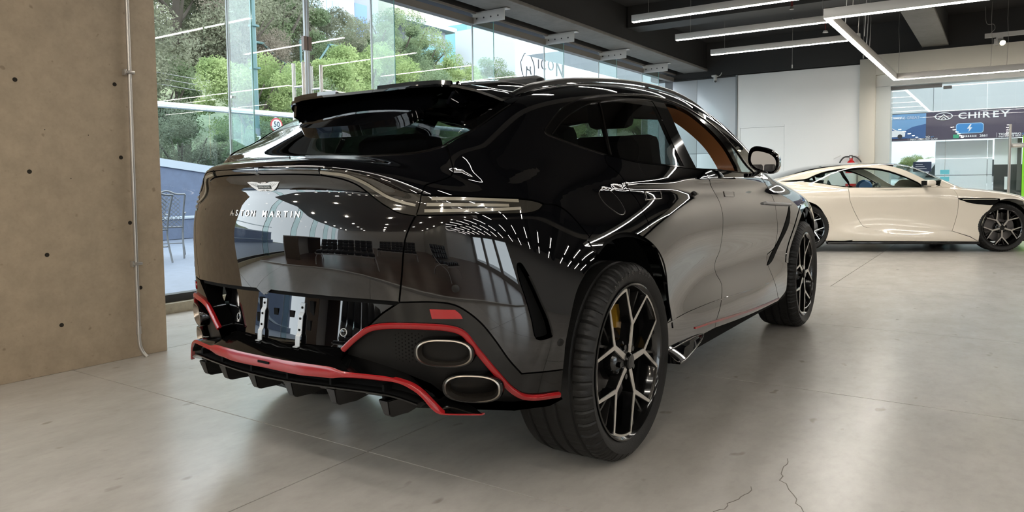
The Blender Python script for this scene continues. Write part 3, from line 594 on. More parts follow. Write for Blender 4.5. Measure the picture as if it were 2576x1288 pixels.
# feature lines of the right half of the body
CV={
'glass':[[0.628,-0.31,1.384],[0.618,-0.455,1.313],[0.599,-0.576,1.258],[0.592,-0.655,1.224],[0.567,-0.678,1.213],[0.54,-0.694,1.205],[0.477,-0.722,1.196],[0.373,-0.76,1.193],[0.26,-0.79,1.192],[0.045,-0.79,1.197]],
'tg_side':[[0.6,-0.822,0.991],[0.586,-0.837,0.953],[0.575,-0.847,0.913],[0.569,-0.851,0.862],[0.563,-0.852,0.801],[0.557,-0.852,0.761],[0.549,-0.852,0.709]],
'tg_bot':[[0.549,-0.852,0.709],[0.446,-0.89,0.714],[0.31,-0.926,0.718],[0.154,-0.951,0.722],[-0.037,-0.959,0.726]],
'bar_lo':[[0.6,-0.822,0.991],[0.548,-0.844,1.001],[0.509,-0.854,1.02],[0.472,-0.861,1.041],[0.432,-0.871,1.069],[0.401,-0.89,1.094],[0.367,-0.912,1.11],[0.323,-0.93,1.12],[0.277,-0.942,1.126],[0.18,-0.959,1.13],[0.063,-0.969,1.131],[-0.015,-0.971,1.132]],
'bar_up':[[0.608,-0.803,1.06],[0.561,-0.828,1.068],[0.524,-0.845,1.081],[0.488,-0.864,1.099],[0.452,-0.884,1.12],[0.415,-0.902,1.134],[0.376,-0.919,1.143],[0.327,-0.938,1.146],[0.24,-0.956,1.149],[0.131,-0.97,1.151],[-0.009,-0.975,1.154]],
'lip_sh':[[0.608,-0.803,1.061],[0.612,-0.794,1.076],[0.612,-0.784,1.089],[0.629,-0.751,1.1],[0.645,-0.703,1.115],[0.647,-0.691,1.125],[0.647,-0.685,1.138],[0.632,-0.678,1.171],[0.592,-0.655,1.224]],
'lamp_top':[[0.613,-0.801,1.057],[0.737,-0.697,1.049],[0.802,-0.617,1.045],[0.844,-0.54,1.038],[0.863,-0.495,1.029],[0.872,-0.472,1.019]],
'lamp_bot':[[0.872,-0.472,1.019],[0.872,-0.51,1.0],[0.858,-0.562,0.992],[0.817,-0.64,0.993],[0.74,-0.729,0.993],[0.649,-0.795,0.992],[0.6,-0.822,0.992]],
'qp_low':[[0.872,-0.472,1.019],[0.882,-0.415,1.015],[0.895,-0.366,0.995],[0.914,-0.324,0.957],[0.942,-0.27,0.894],[0.961,-0.234,0.845]],
'rd_rear':[[0.83,0.069,1.203],[0.847,0.058,1.166],[0.863,0.089,1.141],[0.878,0.118,1.118],[0.895,0.139,1.076],[0.915,0.186,1.022],[0.94,0.203,0.968],[0.963,0.218,0.904],[0.975,0.211,0.857]],
'b_sh':[[0.901,1.028,1.145],[0.908,1.04,1.125],[0.911,1.132,1.065],[0.928,1.208,0.988],[0.944,1.224,0.919],[0.951,1.212,0.845],[0.945,1.217,0.784],[0.929,1.223,0.712],[0.921,1.18,0.659],[0.923,1.183,0.605],[0.939,1.234,0.537],[0.965,1.151,0.461],[0.976,1.045,0.383],[0.973,1.025,0.339]],
'dlo_top':[[0.735,-0.238,1.293],[0.725,-0.143,1.351],[0.717,-0.048,1.396],[0.714,0.065,1.432],[0.718,0.219,1.46],[0.72,0.473,1.49],[0.719,0.693,1.507],[0.726,0.919,1.511],[0.743,1.144,1.492],[0.76,1.314,1.462],[0.787,1.539,1.403],[0.83,1.767,1.298],[0.867,1.933,1.183],[0.889,2.086,1.122]],
'dlo_bot':[[0.735,-0.238,1.293],[0.742,-0.242,1.278],[0.75,-0.222,1.268],[0.775,-0.142,1.247],[0.8,-0.054,1.226],[0.83,0.069,1.203]],
'div_q':[[0.738,0.211,1.434],[0.839,0.127,1.199]],
'div_b':[[0.741,0.776,1.488],[0.893,0.806,1.163]],
'div_f':[[0.745,0.889,1.488],[0.896,0.951,1.157]],
'arch':[[0.945,-0.466,0.441],[0.961,-0.48,0.542],[0.969,-0.424,0.711],[0.969,-0.336,0.784],[0.959,-0.225,0.851],[0.954,-0.047,0.897],[0.966,0.151,0.885],[0.982,0.238,0.814],[0.976,0.347,0.693],[0.958,0.453,0.573],[0.967,0.455,0.474]],
'doorlow':[[0.972,0.361,0.47],[0.961,0.711,0.474],[0.963,1.136,0.469],[0.967,1.683,0.446],[0.966,2.083,0.438]],
'redsill':[[0.972,0.733,0.391],[0.976,1.027,0.376],[0.973,1.601,0.337],[0.965,2.062,0.312],[0.956,2.392,0.299]],
'fd_front':[[0.889,2.086,1.122],[0.905,2.212,1.065],[0.941,2.273,0.967],[0.963,2.279,0.851],[0.958,2.316,0.731],[0.944,2.305,0.648],[0.934,2.167,0.613]],
'upred':[[0.342,-0.903,0.54],[0.39,-0.895,0.581],[0.444,-0.883,0.617],[0.506,-0.863,0.63],[0.601,-0.825,0.632],[0.683,-0.782,0.628],[0.732,-0.751,0.61],[0.766,-0.724,0.554],[0.811,-0.676,0.47],[0.839,-0.626,0.407],[0.868,-0.574,0.376],[0.923,-0.47,0.368]],
'lowred':[[-0.513,-0.837,0.439],[-0.219,-0.914,0.471],[0.075,-0.929,0.474],[0.286,-0.9,0.461],[0.329,-0.887,0.444],[0.515,-0.832,0.424],[0.559,-0.803,0.39],[0.591,-0.751,0.327],[0.627,-0.722,0.315],[0.733,-0.655,0.313]],
'fuel':[[0.887,-0.092,1.045],[0.882,-0.069,1.063],[0.883,-0.033,1.069],[0.892,0.013,1.049],[0.908,0.044,1.017],[0.924,0.054,0.985],[0.931,0.042,0.967],[0.93,0.004,0.964],[0.919,-0.037,0.982],[0.904,-0.075,1.01]],
'farch':[[0.961,2.367,0.464],[0.959,2.528,0.636],[0.981,2.594,0.795],[0.982,2.946,0.878],[0.976,3.245,0.821]],
'vent':[[0.862,-0.626,0.824],[0.869,-0.616,0.829],[0.879,-0.604,0.807],[0.894,-0.587,0.764],[0.913,-0.567,0.701],[0.929,-0.548,0.645],[0.937,-0.536,0.593],[0.934,-0.541,0.58],[0.907,-0.583,0.58],[0.897,-0.596,0.643],[0.885,-0.609,0.71],[0.869,-0.623,0.776]],
'refl':[[0.63,-0.814,0.688],[0.713,-0.767,0.686],[0.733,-0.752,0.654],[0.636,-0.809,0.655]],
'letters':[[-0.219,-0.946,0.978],[0.2,-0.946,0.992],[-0.226,-0.94,1.0],[0.189,-0.944,1.006],[-0.096,-0.945,1.106],[0.086,-0.945,1.104],[0.008,-0.937,1.067]],
'bar_end':[[0.608,-0.803,1.06],[0.604,-0.81,1.026],[0.6,-0.822,0.991]],
'arch_r':[[0.946,-0.474,0.458],[0.954,-0.479,0.5],[0.963,-0.479,0.569],[0.969,-0.424,0.711],[0.969,-0.336,0.784],[0.961,-0.234,0.845]],
'arch_t':[[0.961,-0.234,0.845],[0.955,-0.152,0.878],[0.955,-0.049,0.895],[0.963,0.081,0.889],[0.975,0.211,0.857]],
'arch_f':[[0.975,0.211,0.857],[0.984,0.274,0.769],[0.971,0.374,0.663],[0.958,0.452,0.564],[0.963,0.459,0.501],[0.972,0.361,0.47]],
'bump_lo':[[0.549,-0.852,0.709],[0.65,-0.805,0.712],[0.706,-0.772,0.704],[0.744,-0.745,0.68],[0.781,-0.716,0.639],[0.812,-0.688,0.585],[0.843,-0.653,0.516],[0.867,-0.615,0.464]],
'bump_lo2':[[0.867,-0.615,0.464],[0.906,-0.559,0.462],[0.946,-0.474,0.458]],
'plate_seam':[[0.489,-0.788,0.695],[0.43,-0.812,0.653],[0.383,-0.832,0.608],[0.341,-0.847,0.568],[0.298,-0.861,0.527]],
'skirt_seam':[[0.549,-0.852,0.709],[0.489,-0.872,0.668],[0.437,-0.885,0.623],[0.39,-0.895,0.582],[0.342,-0.903,0.54]],
'plate_bot':[[0.298,-0.861,0.527],[0.186,-0.88,0.528],[0.03,-0.891,0.525],[-0.11,-0.888,0.521]],
'sill_r':[[0.972,0.361,0.47],[0.976,0.332,0.402],[0.973,0.356,0.353]],
'sill_b':[[0.973,0.356,0.353],[0.97,0.594,0.34],[0.971,0.805,0.338],[0.973,1.025,0.339]],
'sill_bf':[[0.973,1.025,0.339],[0.968,1.464,0.313],[0.963,1.887,0.296],[0.951,2.396,0.281]],
'sill_ff':[[0.951,2.396,0.281],[0.965,2.303,0.353],[0.962,2.211,0.456],[0.938,2.154,0.563],[0.934,2.167,0.613]],
'door_top_r':[[0.83,0.069,1.203],[0.84,0.125,1.196],[0.868,0.301,1.175],[0.885,0.531,1.165],[0.896,0.78,1.155],[0.901,1.028,1.145]],
'door_top_f':[[0.901,1.028,1.145],[0.899,1.38,1.143],[0.896,1.683,1.135],[0.889,2.086,1.122]],
'win_qg':[[0.75,-0.212,1.273],[0.741,-0.112,1.332],[0.736,0.002,1.382],[0.735,0.115,1.417],[0.738,0.203,1.432]],
'win_qg2':[[0.738,0.203,1.432],[0.789,0.156,1.323],[0.836,0.12,1.203]],
'win_qg3':[[0.836,0.12,1.203],[0.827,0.075,1.211],[0.798,-0.049,1.232],[0.773,-0.138,1.252],[0.75,-0.212,1.273]],
'win_rd_t':[[0.738,0.217,1.435],[0.74,0.43,1.463],[0.74,0.615,1.479],[0.743,0.762,1.484]],
'win_rd_r':[[0.743,0.762,1.484],[0.826,0.753,1.328],[0.892,0.799,1.165]],
'win_rd_b':[[0.892,0.799,1.165],[0.883,0.537,1.171],[0.865,0.306,1.181],[0.839,0.132,1.2]],
'win_rd_l':[[0.839,0.132,1.2],[0.791,0.168,1.323],[0.738,0.217,1.435]],
'bp':[[0.742,0.777,1.486],[0.745,0.887,1.487],[0.831,0.883,1.324],[0.894,0.946,1.16],[0.892,0.808,1.164],[0.826,0.763,1.328]],
'win_f_t':[[0.748,0.907,1.484],[0.755,1.113,1.476],[0.774,1.277,1.441],[0.81,1.473,1.362],[0.843,1.602,1.278],[0.875,1.675,1.186],[0.893,1.667,1.142]],
'win_f_b':[[0.893,1.667,1.142],[0.897,1.25,1.15],[0.895,0.961,1.158]],
'win_f_l':[[0.895,0.961,1.158],[0.831,0.899,1.325],[0.748,0.907,1.484]],
'tri':[[0.801,1.724,1.363],[0.846,1.863,1.247],[0.884,2.02,1.137],[0.891,1.746,1.143],[0.854,1.727,1.239]],
'sensor1':[[0.716,-0.767,0.756]],
'sensor2':[[0.952,-0.504,0.557]],
'handle_r':[[0.912,0.283,1.047],[0.92,0.428,1.048],[0.932,0.419,1.015],[0.925,0.271,1.014]],
'handle_f':[[0.917,1.326,1.03],[0.918,1.499,1.025],[0.925,1.482,0.998],[0.924,1.325,1.004]],
'lampline1':[[0.639,-0.788,1.045],[0.713,-0.728,1.043],[0.784,-0.65,1.038],[0.833,-0.573,1.033]],
'lampline2':[[0.627,-0.798,1.026],[0.719,-0.735,1.024],[0.821,-0.612,1.019]],
'lampline3':[[0.624,-0.806,1.006],[0.712,-0.748,1.006],[0.794,-0.664,1.007],[0.845,-0.577,1.008]],
'lampbr':[[0.833,-0.57,1.036],[0.841,-0.568,1.025],[0.85,-0.573,1.001]],
'barline':[[0.594,-0.815,1.024],[0.549,-0.832,1.035],[0.503,-0.848,1.052],[0.465,-0.863,1.076],[0.428,-0.888,1.103],[0.383,-0.915,1.123],[0.33,-0.935,1.131],[0.295,-0.944,1.135]],
'doorcrease':[[0.972,0.361,0.47],[0.965,0.507,0.471],[0.961,0.711,0.474],[0.963,1.136,0.469],[0.967,1.683,0.446],[0.966,2.083,0.438]],
'exh1':[[0.671,-0.784,0.544]],
'exh2':[[0.733,-0.726,0.423]],
'badge':[[-0.012,-0.939,1.092]],
'lettersL':[[-0.197,-0.948,0.986]],
'lettersR':[[0.197,-0.946,0.993]],
'strake':[[0.939,2.05,0.945],[0.951,2.285,0.933],[0.967,2.59,0.918]],
'fvent':[[0.969,2.583,0.91],[0.973,2.46,0.802],[0.95,2.349,0.676],[0.937,2.204,0.584],[0.941,2.142,0.544],[0.942,2.286,0.576],[0.96,2.443,0.696],[0.978,2.549,0.798]],
}
# ------------------------------------------------------------------ panels cut from the body surface
PAINT = mat('black_gloss_paint', (.0015,.0016,.0022), .02, coat=1., coat_rough=.01)
TRIM = mat('piano_black_trim', (.002,.002,.002), .06)
MATTE = mat('matte_black_plastic', (.007,.0065,.006), .4, spec=.25)
DARK = mat('dark_cavity', (.004,.004,.004), .8, spec=.1)
RED = mat('red_accent_paint', srgb(142,22,26), .22, coat=.35)
CHROME = mat('satin_chrome', (.75,.75,.75), .12, metal=1.)
DGLASS = thin_glass('privacy_glass', (.17,.19,.185), 1.5, 1.3)
CGLASS = thin_glass('clear_car_glass', (.80,.88,.86), 1.5, 1.3)
RUBBER = mat('tyre_rubber', (.009,.0085,.008), .5, spec=.3, bump=(180,.1))
def curve(name, n=6): return catmull(CV[name], n)
def chain(*parts):
    """join curves into one closed outline, dropping repeated joints"""
    out = []
    for p in parts:
        for q in np.asarray(p, float):
            if not out or np.linalg.norm(out[-1]-q) > 1e-3: out.append(q)
    if np.linalg.norm(out[0]-out[-1]) < 1e-3: out.pop()
    return np.array(out)
def sym(half):
    """close a half outline that starts and ends on the centre line"""
    half = np.array(half, float); half[0,0] = 0; half[-1,0] = 0
    m = half[::-1].copy(); m[:,0] *= -1
    return np.vstack([half, m[1:-1]])
def inset(P, g):
    P = np.asarray(P, float); a = np.roll(P,1,0); b = np.roll(P,-1,0)
    d1 = P-a; d2 = b-P; d1 /= np.linalg.norm(d1,axis=1)[:,None]+1e-12; d2 /= np.linalg.norm(d2,axis=1)[:,None]+1e-12
    area = .5*np.sum(P[:,0]*b[:,1]-b[:,0]*P[:,1]); s = 1 if area > 0 else -1
    n1 = np.stack([-d1[:,1], d1[:,0]],1)*s; n2 = np.stack([-d2[:,1], d2[:,0]],1)*s
    n = n1+n2; k = np.maximum(1+(n1*n2).sum(1), .35)[:,None]
    return P + n/k*g
def panel(name, outline, dirv, m, parent, off=0., depth=.014, gap=.0028, res=.022, holes=(), mirror=False, reach=.16, fn=None):
    """skin piece: the outline is laid on the body surface seen along dirv, with turned-in edges"""
    fn = fn or F
    d = np.array(dirv, float); d /= np.linalg.norm(d); u = np.cross([0,0,1.] if abs(d[2]) < .9 else [0,1.,0], d); u /= np.linalg.norm(u); v = np.cross(d, u)
    P = np.asarray(outline, float); q = np.stack([P@u, P@v], 1); h = P@d
    polys = [inset(q, gap)]
    for hl in holes: hl = np.asarray(hl, float); polys.append(inset(np.stack([hl@u, hl@v],1), -gap))
    lo, hi = q.min(0), q.max(0)
    gx, gy = np.meshgrid(np.arange(lo[0]+res/2, hi[0], res), np.arange(lo[1]+res/2, hi[1], res)); g = np.stack([gx.ravel(), gy.ravel()],1)
    ok = in_poly(g, polys[0])
    for pg in polys[1:]: ok &= ~in_poly(g, pg)
    g = g[ok]
    if len(g):
        B = np.vstack(polys)
        dm = np.sqrt(((g[:,None,:]-B[None])**2).sum(2).min(1)) if len(g)*len(B) < 4e6 else np.ones(len(g))
        g = g[dm > res*.45]
    V, T = fill2d(polys, g)
    O = V[:,:1]*u + V[:,1:]*v
    h0, h1 = h.max()+reach, h.min()-reach
    t = cast(O + d*h0, np.broadcast_to(-d, O.shape).copy(), 0., h0-h1, 52, fn)
    bad = np.isnan(t)
    if bad.any():
        for i in np.where(bad)[0]:
            k = np.argmin(((q-V[i])**2).sum(1)); t[i] = h0-h[k]
    S = O + d*(h0-t)[:,None]; N = grad(S, fn=fn)
    a = S[T[:,1]]-S[T[:,0]]; b = S[T[:,2]]-S[T[:,0]]; neg = (np.cross(a,b)@d) < 0; T[neg] = T[neg][:, ::-1]
    S = S + N*off; n = len(S)
    cnt = {(f[i], f[(i+1)%3]) for f in T.tolist() for i in range(3)}
    be = [(a,b) for a,b in cnt if (b,a) not in cnt]
    ids = sorted({a for e in be for a in e}); ix = {a:i for i,a in enumerate(ids)}
    top = S[ids]; bot = top - N[ids]*depth; k = len(ids)
    vs = np.vstack([S, top, bot]); fs = [tuple(f) for f in T.tolist()] + [(n+ix[b], n+ix[a], n+k+ix[a], n+k+ix[b]) for a,b in be]
    en = np.zeros((k,3))
    for a,b in be:
        e = np.cross(S[b]-S[a], N[a]); e /= np.linalg.norm(e)+1e-12; en[ix[a]] += e; en[ix[b]] += e
    en /= np.linalg.norm(en,axis=1)[:,None]+1e-12; NN = np.vstack([N, en, en])
    o = obj(name, vs, fs, m, parent, smooth=True, normals=NN)
    if mirror:
        vm = vs.copy(); vm[:,0] *= -1; nm = NN.copy(); nm[:,0] *= -1
        o2 = obj(name, vm, [f[::-1] for f in fs], m, parent, smooth=True, normals=nm); return o, o2
    return o
def snap(P, dirv=(1,0,0), off=0., fn=None):
    P = np.atleast_2d(np.asarray(P, float)); d = np.array(dirv, float); d /= np.linalg.norm(d)
    O = P + d*.3; t = cast(O, np.broadcast_to(-d, O.shape).copy(), 0., .8, 120, fn or F); t = np.where(np.isnan(t), .3, t)
    S = O - d*t[:,None]; N = grad(S, fn=fn); return S + N*off, N
def strip(name, path, prof, m, parent, dirv=(1,0,0), off=0., mirror=False, resnap=True):
    """moulding run along the surface, standing on its normal"""
    S, N = snap(path, dirv, off) if resnap else (np.asarray(path, float), grad(np.asarray(path, float)))
    vs, fs = sweep_geo(S, prof, ups=N); o = obj(name, vs, fs, m, parent, smooth=True); o.data.set_sharp_from_angle(angle=math.radians(45))
    if mirror:
        o2 = obj(name, [(-v[0], v[1], v[2]) for v in vs], [f[::-1] for f in fs], m, parent, smooth=True); o2.data.set_sharp_from_angle(angle=math.radians(45)); return o, o2
    return o
def mirror_copy(o):
    me = o.data.copy(); me.transform(Matrix.Diagonal((-1,1,1,1))); me.flip_normals()
    c = bpy.data.objects.new(o.name.split('.')[0], me); link(c, o.parent)
    return c
suv = empty('suv', (0,0,0), 'glossy black SUV with red lower accents parked beside the glass front', 'car')
C_ = curve
roofline = catmull([(.907,2.02,1.121),(.86,2.3,1.10),(.80,2.55,1.09),(.745,2.36,1.24),(.70,2.12,1.40),(.665,1.85,1.515),(.64,1.5,1.58),(.63,1.0,1.605),(.62,.4,1.58),(.62,0,1.52),(.625,-.2,1.44),(.628,-.31,1.384)],6)
apill = roofline[12:]
# rear window, ducktail, light bar, tailgate
gl = C_('glass'); glb = np.vstack([gl, [[0,-.79,1.197]]])
panel('rear_window', sym(np.vstack([[[0,-.26,1.48],[.3,-.27,1.465],[.55,-.29,1.42]], glb])), (0,-.6,.8), DGLASS, suv, gap=.003, depth=.006)
i120 = 3*6
lip = C_('lip_sh')
duck = sym(np.vstack([glb[i120:][::-1], lip[::-1][1:], C_('bar_up')[1:], [[0,-.99,1.152]]]))
panel('decklid', duck, (0,-.72,.70), PAINT, suv, gap=.0015, res=.016)
bar = sym(np.vstack([[[0,-.99,1.152]], C_('bar_up')[::-1], C_('bar_end'), C_('bar_lo'), [[0,-.974,1.132]]]))
LENS = mat('smoked_lamp_lens', (.030,.027,.022), .05, coat=1.)
lb = panel('light_bar', bar, (0,-1,0), LENS, suv, off=-.003, res=.012, gap=.001)
GUIDE = mat('light_guide', (.24,.215,.17), .25, coat=.5)
strip('light_guide', C_('barline'), rect(.009,.004), GUIDE, lb, (0,-1,0), .001, mirror=True)
for s in (-1,1):
    p = np.array([[s*.29,-.945,1.152],[s*.29,-.945,1.142],[s*.29,-.945,1.124]]); strip('bar_joint', p, rect(.004,.003), DARK, lb, (0,-1,0), 0.)
tg = sym(np.vstack([[[0,-.974,1.132]], C_('bar_lo')[::-1], C_('tg_side'), C_('tg_bot'), [[0,-.957,.708]]]))
panel('tailgate', tg, (0,-1,0), PAINT, suv, res=.016)
# lamps
lamp = chain(C_('lamp_top'), C_('lamp_bot'), C_('bar_end')[::-1])
for s, lo_ in zip((1,-1), panel('tail_lamp', lamp, (.6,-.8,0), LENS, suv, off=-.002, res=.012, mirror=True)):
    for k in ('lampline1','lampline2','lampline3'):
        S, N = snap(C_(k), (.6,-.8,0), .0008); S[:,0] *= s; N[:,0] *= s
        vs, fs = sweep_geo(S, rect(.0105,.004), ups=N); obj('light_guide', vs, fs, GUIDE, lo_, smooth=False)
# body side with roof rail line
side = chain(C_('lamp_top'), C_('qp_low'), C_('arch_t'), C_('rd_rear')[::-1], C_('dlo_bot')[::-1], C_('dlo_top'), apill, gl[:i120+1], lip[::-1])
panel('body_side', side, (.80,-.36,.48), PAINT, suv, mirror=True, res=.02)
# bumper corner, with the air outlet slot
vent = catmull(CV['vent'], 4, closed=True)
bc = chain(C_('tg_side')[::-1], C_('lamp_bot')[::-1], C_('qp_low'), C_('arch_r')[::-1], C_('bump_lo2')[::-1], C_('bump_lo')[::-1])
panel('rear_bumper', bc, (.72,-.70,0), PAINT, suv, mirror=True, holes=[vent], res=.018)
for o_ in panel('air_outlet', vent, (.72,-.70,0), DARK, suv, off=-.035, depth=-.036, gap=0, mirror=True, res=.012): pass
strip('outlet_lip', vent[10:26], rect(.006,.006), TRIM, suv, (.72,-.70,0), .001, mirror=True)
# number plate panel and lower bumper skin
plate = sym(np.vstack([[[0,-.88,.73]], [[.2,-.87,.73],[.40,-.84,.728],[.53,-.81,.725]], C_('plate_seam'), C_('plate_bot')[:-8], [[0,-.895,.522]]]))
pp = panel('plate_panel', plate, (0,-1,0), PAINT, suv, res=.018, fn=FP)
lows = chain(C_('bump_lo'), C_('bump_lo2'), C_('arch_r')[:1], [[.93,-.463,.364]], C_('upred')[::-1][2:], C_('skirt_seam')[::-1])
panel('bumper_skirt', lows, (.62,-.78,0), TRIM, suv, mirror=True, res=.018, depth=.06)
for s in (1,-1):
    r_ = chain(catmull([(.634,-.80,.689),(.714,-.768,.686)],4), catmull([(.714,-.768,.686),(.728,-.76,.672),(.736,-.757,.657)],4), catmull([(.736,-.757,.657),(.643,-.80,.657)],4), [[.634,-.80,.689]])
rr = panel('reflector', r_, (.62,-.78,0), mat('red_reflector', srgb(150,12,20), .15, coat=.8), suv, off=.003, mirror=True, gap=0, res=.012)
# scoop round the exhausts
red_up = catmull([(-.316,-.942,.487),(-.116,-.962,.486),(.092,-.963,.484),(.229,-.954,.485),(.319,-.942,.484),(.368,-.933,.474),(.452,-.914,.473),(.523,-.892,.47),(.563,-.876,.462),(.601,-.86,.449),(.631,-.846,.427),(.663,-.829,.39),(.685,-.816,.364),(.696,-.809,.355),(.741,-.78,.353),(.795,-.739,.351)],4)
red_lo = catmull([(-.351,-.937,.456),(-.118,-.962,.447),(.152,-.96,.441),(.263,-.95,.445),(.318,-.942,.446),(.357,-.935,.452),(.437,-.918,.456),(.503,-.898,.454),(.563,-.876,.448),(.605,-.858,.427),(.631,-.846,.406),(.659,-.831,.369),(.676,-.821,.353),(.694,-.811,.35),(.741,-.78,.348),(.795,-.739,.346)],4)
upr = C_('upred')
scoop = chain(upr, [[.93,-.463,.352],[.90,-.50,.335],[.84,-.62,.335],[.795,-.715,.345]], [[.70,-.77,.35],[.66,-.78,.38],[.62,-.80,.42],[.55,-.83,.45],[.43,-.86,.468],[.304,-.872,.48]])
sp = panel('exhaust_surround', scoop, (.55,-.83,0), MATTE, suv, off=-.03, depth=-.04, gap=0, mirror=True, res=.02)
def ribbon(name, A, B, m, parent, th=.014, dirv=(0,-1,0), mirror=True):
    """band between two edges, given thickness"""
    A, B = np.asarray(A, float), np.asarray(B, float); n = len(A); d = np.array(dirv, float); d /= np.linalg.norm(d)
    def bulge(k): return (A+B)/2*1.0 + d*k
    rings = [A - d*th, A, A*.8+B*.2+d*.004, A*.2+B*.8+d*.004, B, B - d*th]; vs = np.vstack(rings); fs = []
    for r in range(5):
        for i in range(n-1): fs.append((r*n+i, r*n+i+1, (r+1)*n+i+1, (r+1)*n+i))
    fs += [tuple(r*n for r in range(5,-1,-1)), tuple(r*n+n-1 for r in range(6))]
    bm = bmesh.new(); vv = [bm.verts.new(v) for v in vs]
    for f in fs: bm.faces.new([vv[i] for i in f])
    o = bm_obj(name, bm, m, parent, smooth=True, angle=40)
    return (o, mirror_copy(o)) if mirror else o
def half(P): 
    P = P[P[:,0] > 0]; Q = P[:1].copy(); Q[0,0] = 0; return np.vstack([Q, P])
def resample(P, n):
    P = np.asarray(P, float); s = np.r_[0, np.cumsum(np.linalg.norm(np.diff(P,axis=0),axis=1))]; t = np.linspace(0, s[-1], n)
    return np.stack([np.interp(t, s, P[:,k]) for k in range(3)],1)
hu, hl_ = resample(half(red_up), 60), resample(half(red_lo), 60)
full = lambda P: np.vstack([P[::-1]*[-1,1,1], P[1:]])
ribbon('red_diffuser_strip', full(hu), full(hl_), RED, suv, mirror=False)
box('strip_slot', (-.030,-.9715,.461), (.030,-.960,.469), DARK, suv)
# upper red strip above the exhausts
S, N = snap(upr, (.62,-.78,0), .004)
for s in (1,-1):
    vs, fs = sweep_geo(S*[s,1,1], [(-.009,-.006),(.009,-.006),(.010,.004),(.004,.010),(-.006,.010),(-.010,.004)], ups=N*[s,1,1]); o_ = obj('red_exhaust_strip', vs, fs, RED, suv, smooth=True); o_.data.set_sharp_from_angle(angle=math.radians(50))
# shelf between plate panel and red strip
pb = resample(np.vstack([[[0,-.89,.524]], C_('plate_bot')[:-8][::-1], [[.304,-.86,.525],[.40,-.83,.50],[.52,-.79,.46],[.60,-.74,.40],[.70,-.70,.36]]]), 60)
A_, B_l = full(pb), full(hu); n_ = len(A_)
obj('diffuser_shelf', np.vstack([A_, (A_+B_l)/2+[0,0,.004], B_l]), [(r*n_+i, r*n_+i+1, (r+1)*n_+i+1, (r+1)*n_+i) for r in range(2) for i in range(n_-1)], TRIM, suv, smooth=True)
# diffuser: recess, blade, fins
blade = resample(half(catmull([(-.046,-.965,.41),(.151,-.96,.413),(.317,-.942,.416),(.459,-.912,.414),(.543,-.884,.406),(.619,-.852,.383)],6)), 40)
hlr = resample(hl_[hl_[:,0] < .64], 40)
Lr, Bl = full(hlr), full(blade); n_ = len(Lr)
obj('diffuser_recess', np.vstack([Lr+[0,.004,0], Lr+[0,.06,-.004], Bl+[0,.05,.004], Bl+[0,.004,.002]]), [(r*n_+i, r*n_+i+1, (r+1)*n_+i+1, (r+1)*n_+i) for r in range(3) for i in range(n_-1)], DARK, suv, smooth=False)
vs, fs = sweep_geo(Bl, [(-.004,.003),(.001,.0),(-.002,-.006),(-.06,-.030),(-.16,-.045),(-.16,-.02)], up=(0,0,1)); vs2, fs2 = sweep_geo(Bl, [(.004,.003),(-.001,.0),(.002,-.006),(.06,-.030),(.16,-.045),(.16,-.02)], up=(0,0,1))
use = (vs, fs) if sum(v.y for v in vs) > sum(v.y for v in vs2) else (vs2, fs2)
o_ = obj('diffuser_blade', *use, TRIM, suv, smooth=True); o_.data.set_sharp_from_angle(angle=math.radians(40))
for x in (-.50,-.30,-.10,.10,.30,.50):
    y0 = -.965+.2*x*x+.25*x**4; z0 = .406-.02*(abs(x)>.45)
    bm = bmesh.new(); w = .014
    prof = [(y0+.012,z0),(y0+.03,z0-.055),(y0+.045,z0-.064),(y0+.12,z0-.068),(y0+.20,z0-.06),(y0+.20,z0-.01)]
    L = [bm.verts.new((x-w*(1.6 if k in (0,5) else 1), y, z)) for k,(y,z) in enumerate(prof)]; Rr = [bm.verts.new((x+w*(1.6 if k in (0,5) else 1), y, z)) for k,(y,z) in enumerate(prof)]
    bm.faces.new(L); bm.faces.new(Rr[::-1])
    for i in range(6): j = (i+1) % 6; bm.faces.new((L[j], L[i], Rr[i], Rr[j]))
    bmesh.ops.bevel(bm, geom=bm.edges[:], offset=.003, segments=2, affect='EDGES')
    bm_obj('diffuser_fin', bm, TRIM, suv, smooth=True, angle=40)
    box('slot_divider', (x-.005,y0+.015,z0+.006), (x+.005,y0+.06,z0+.05), DARK, suv)
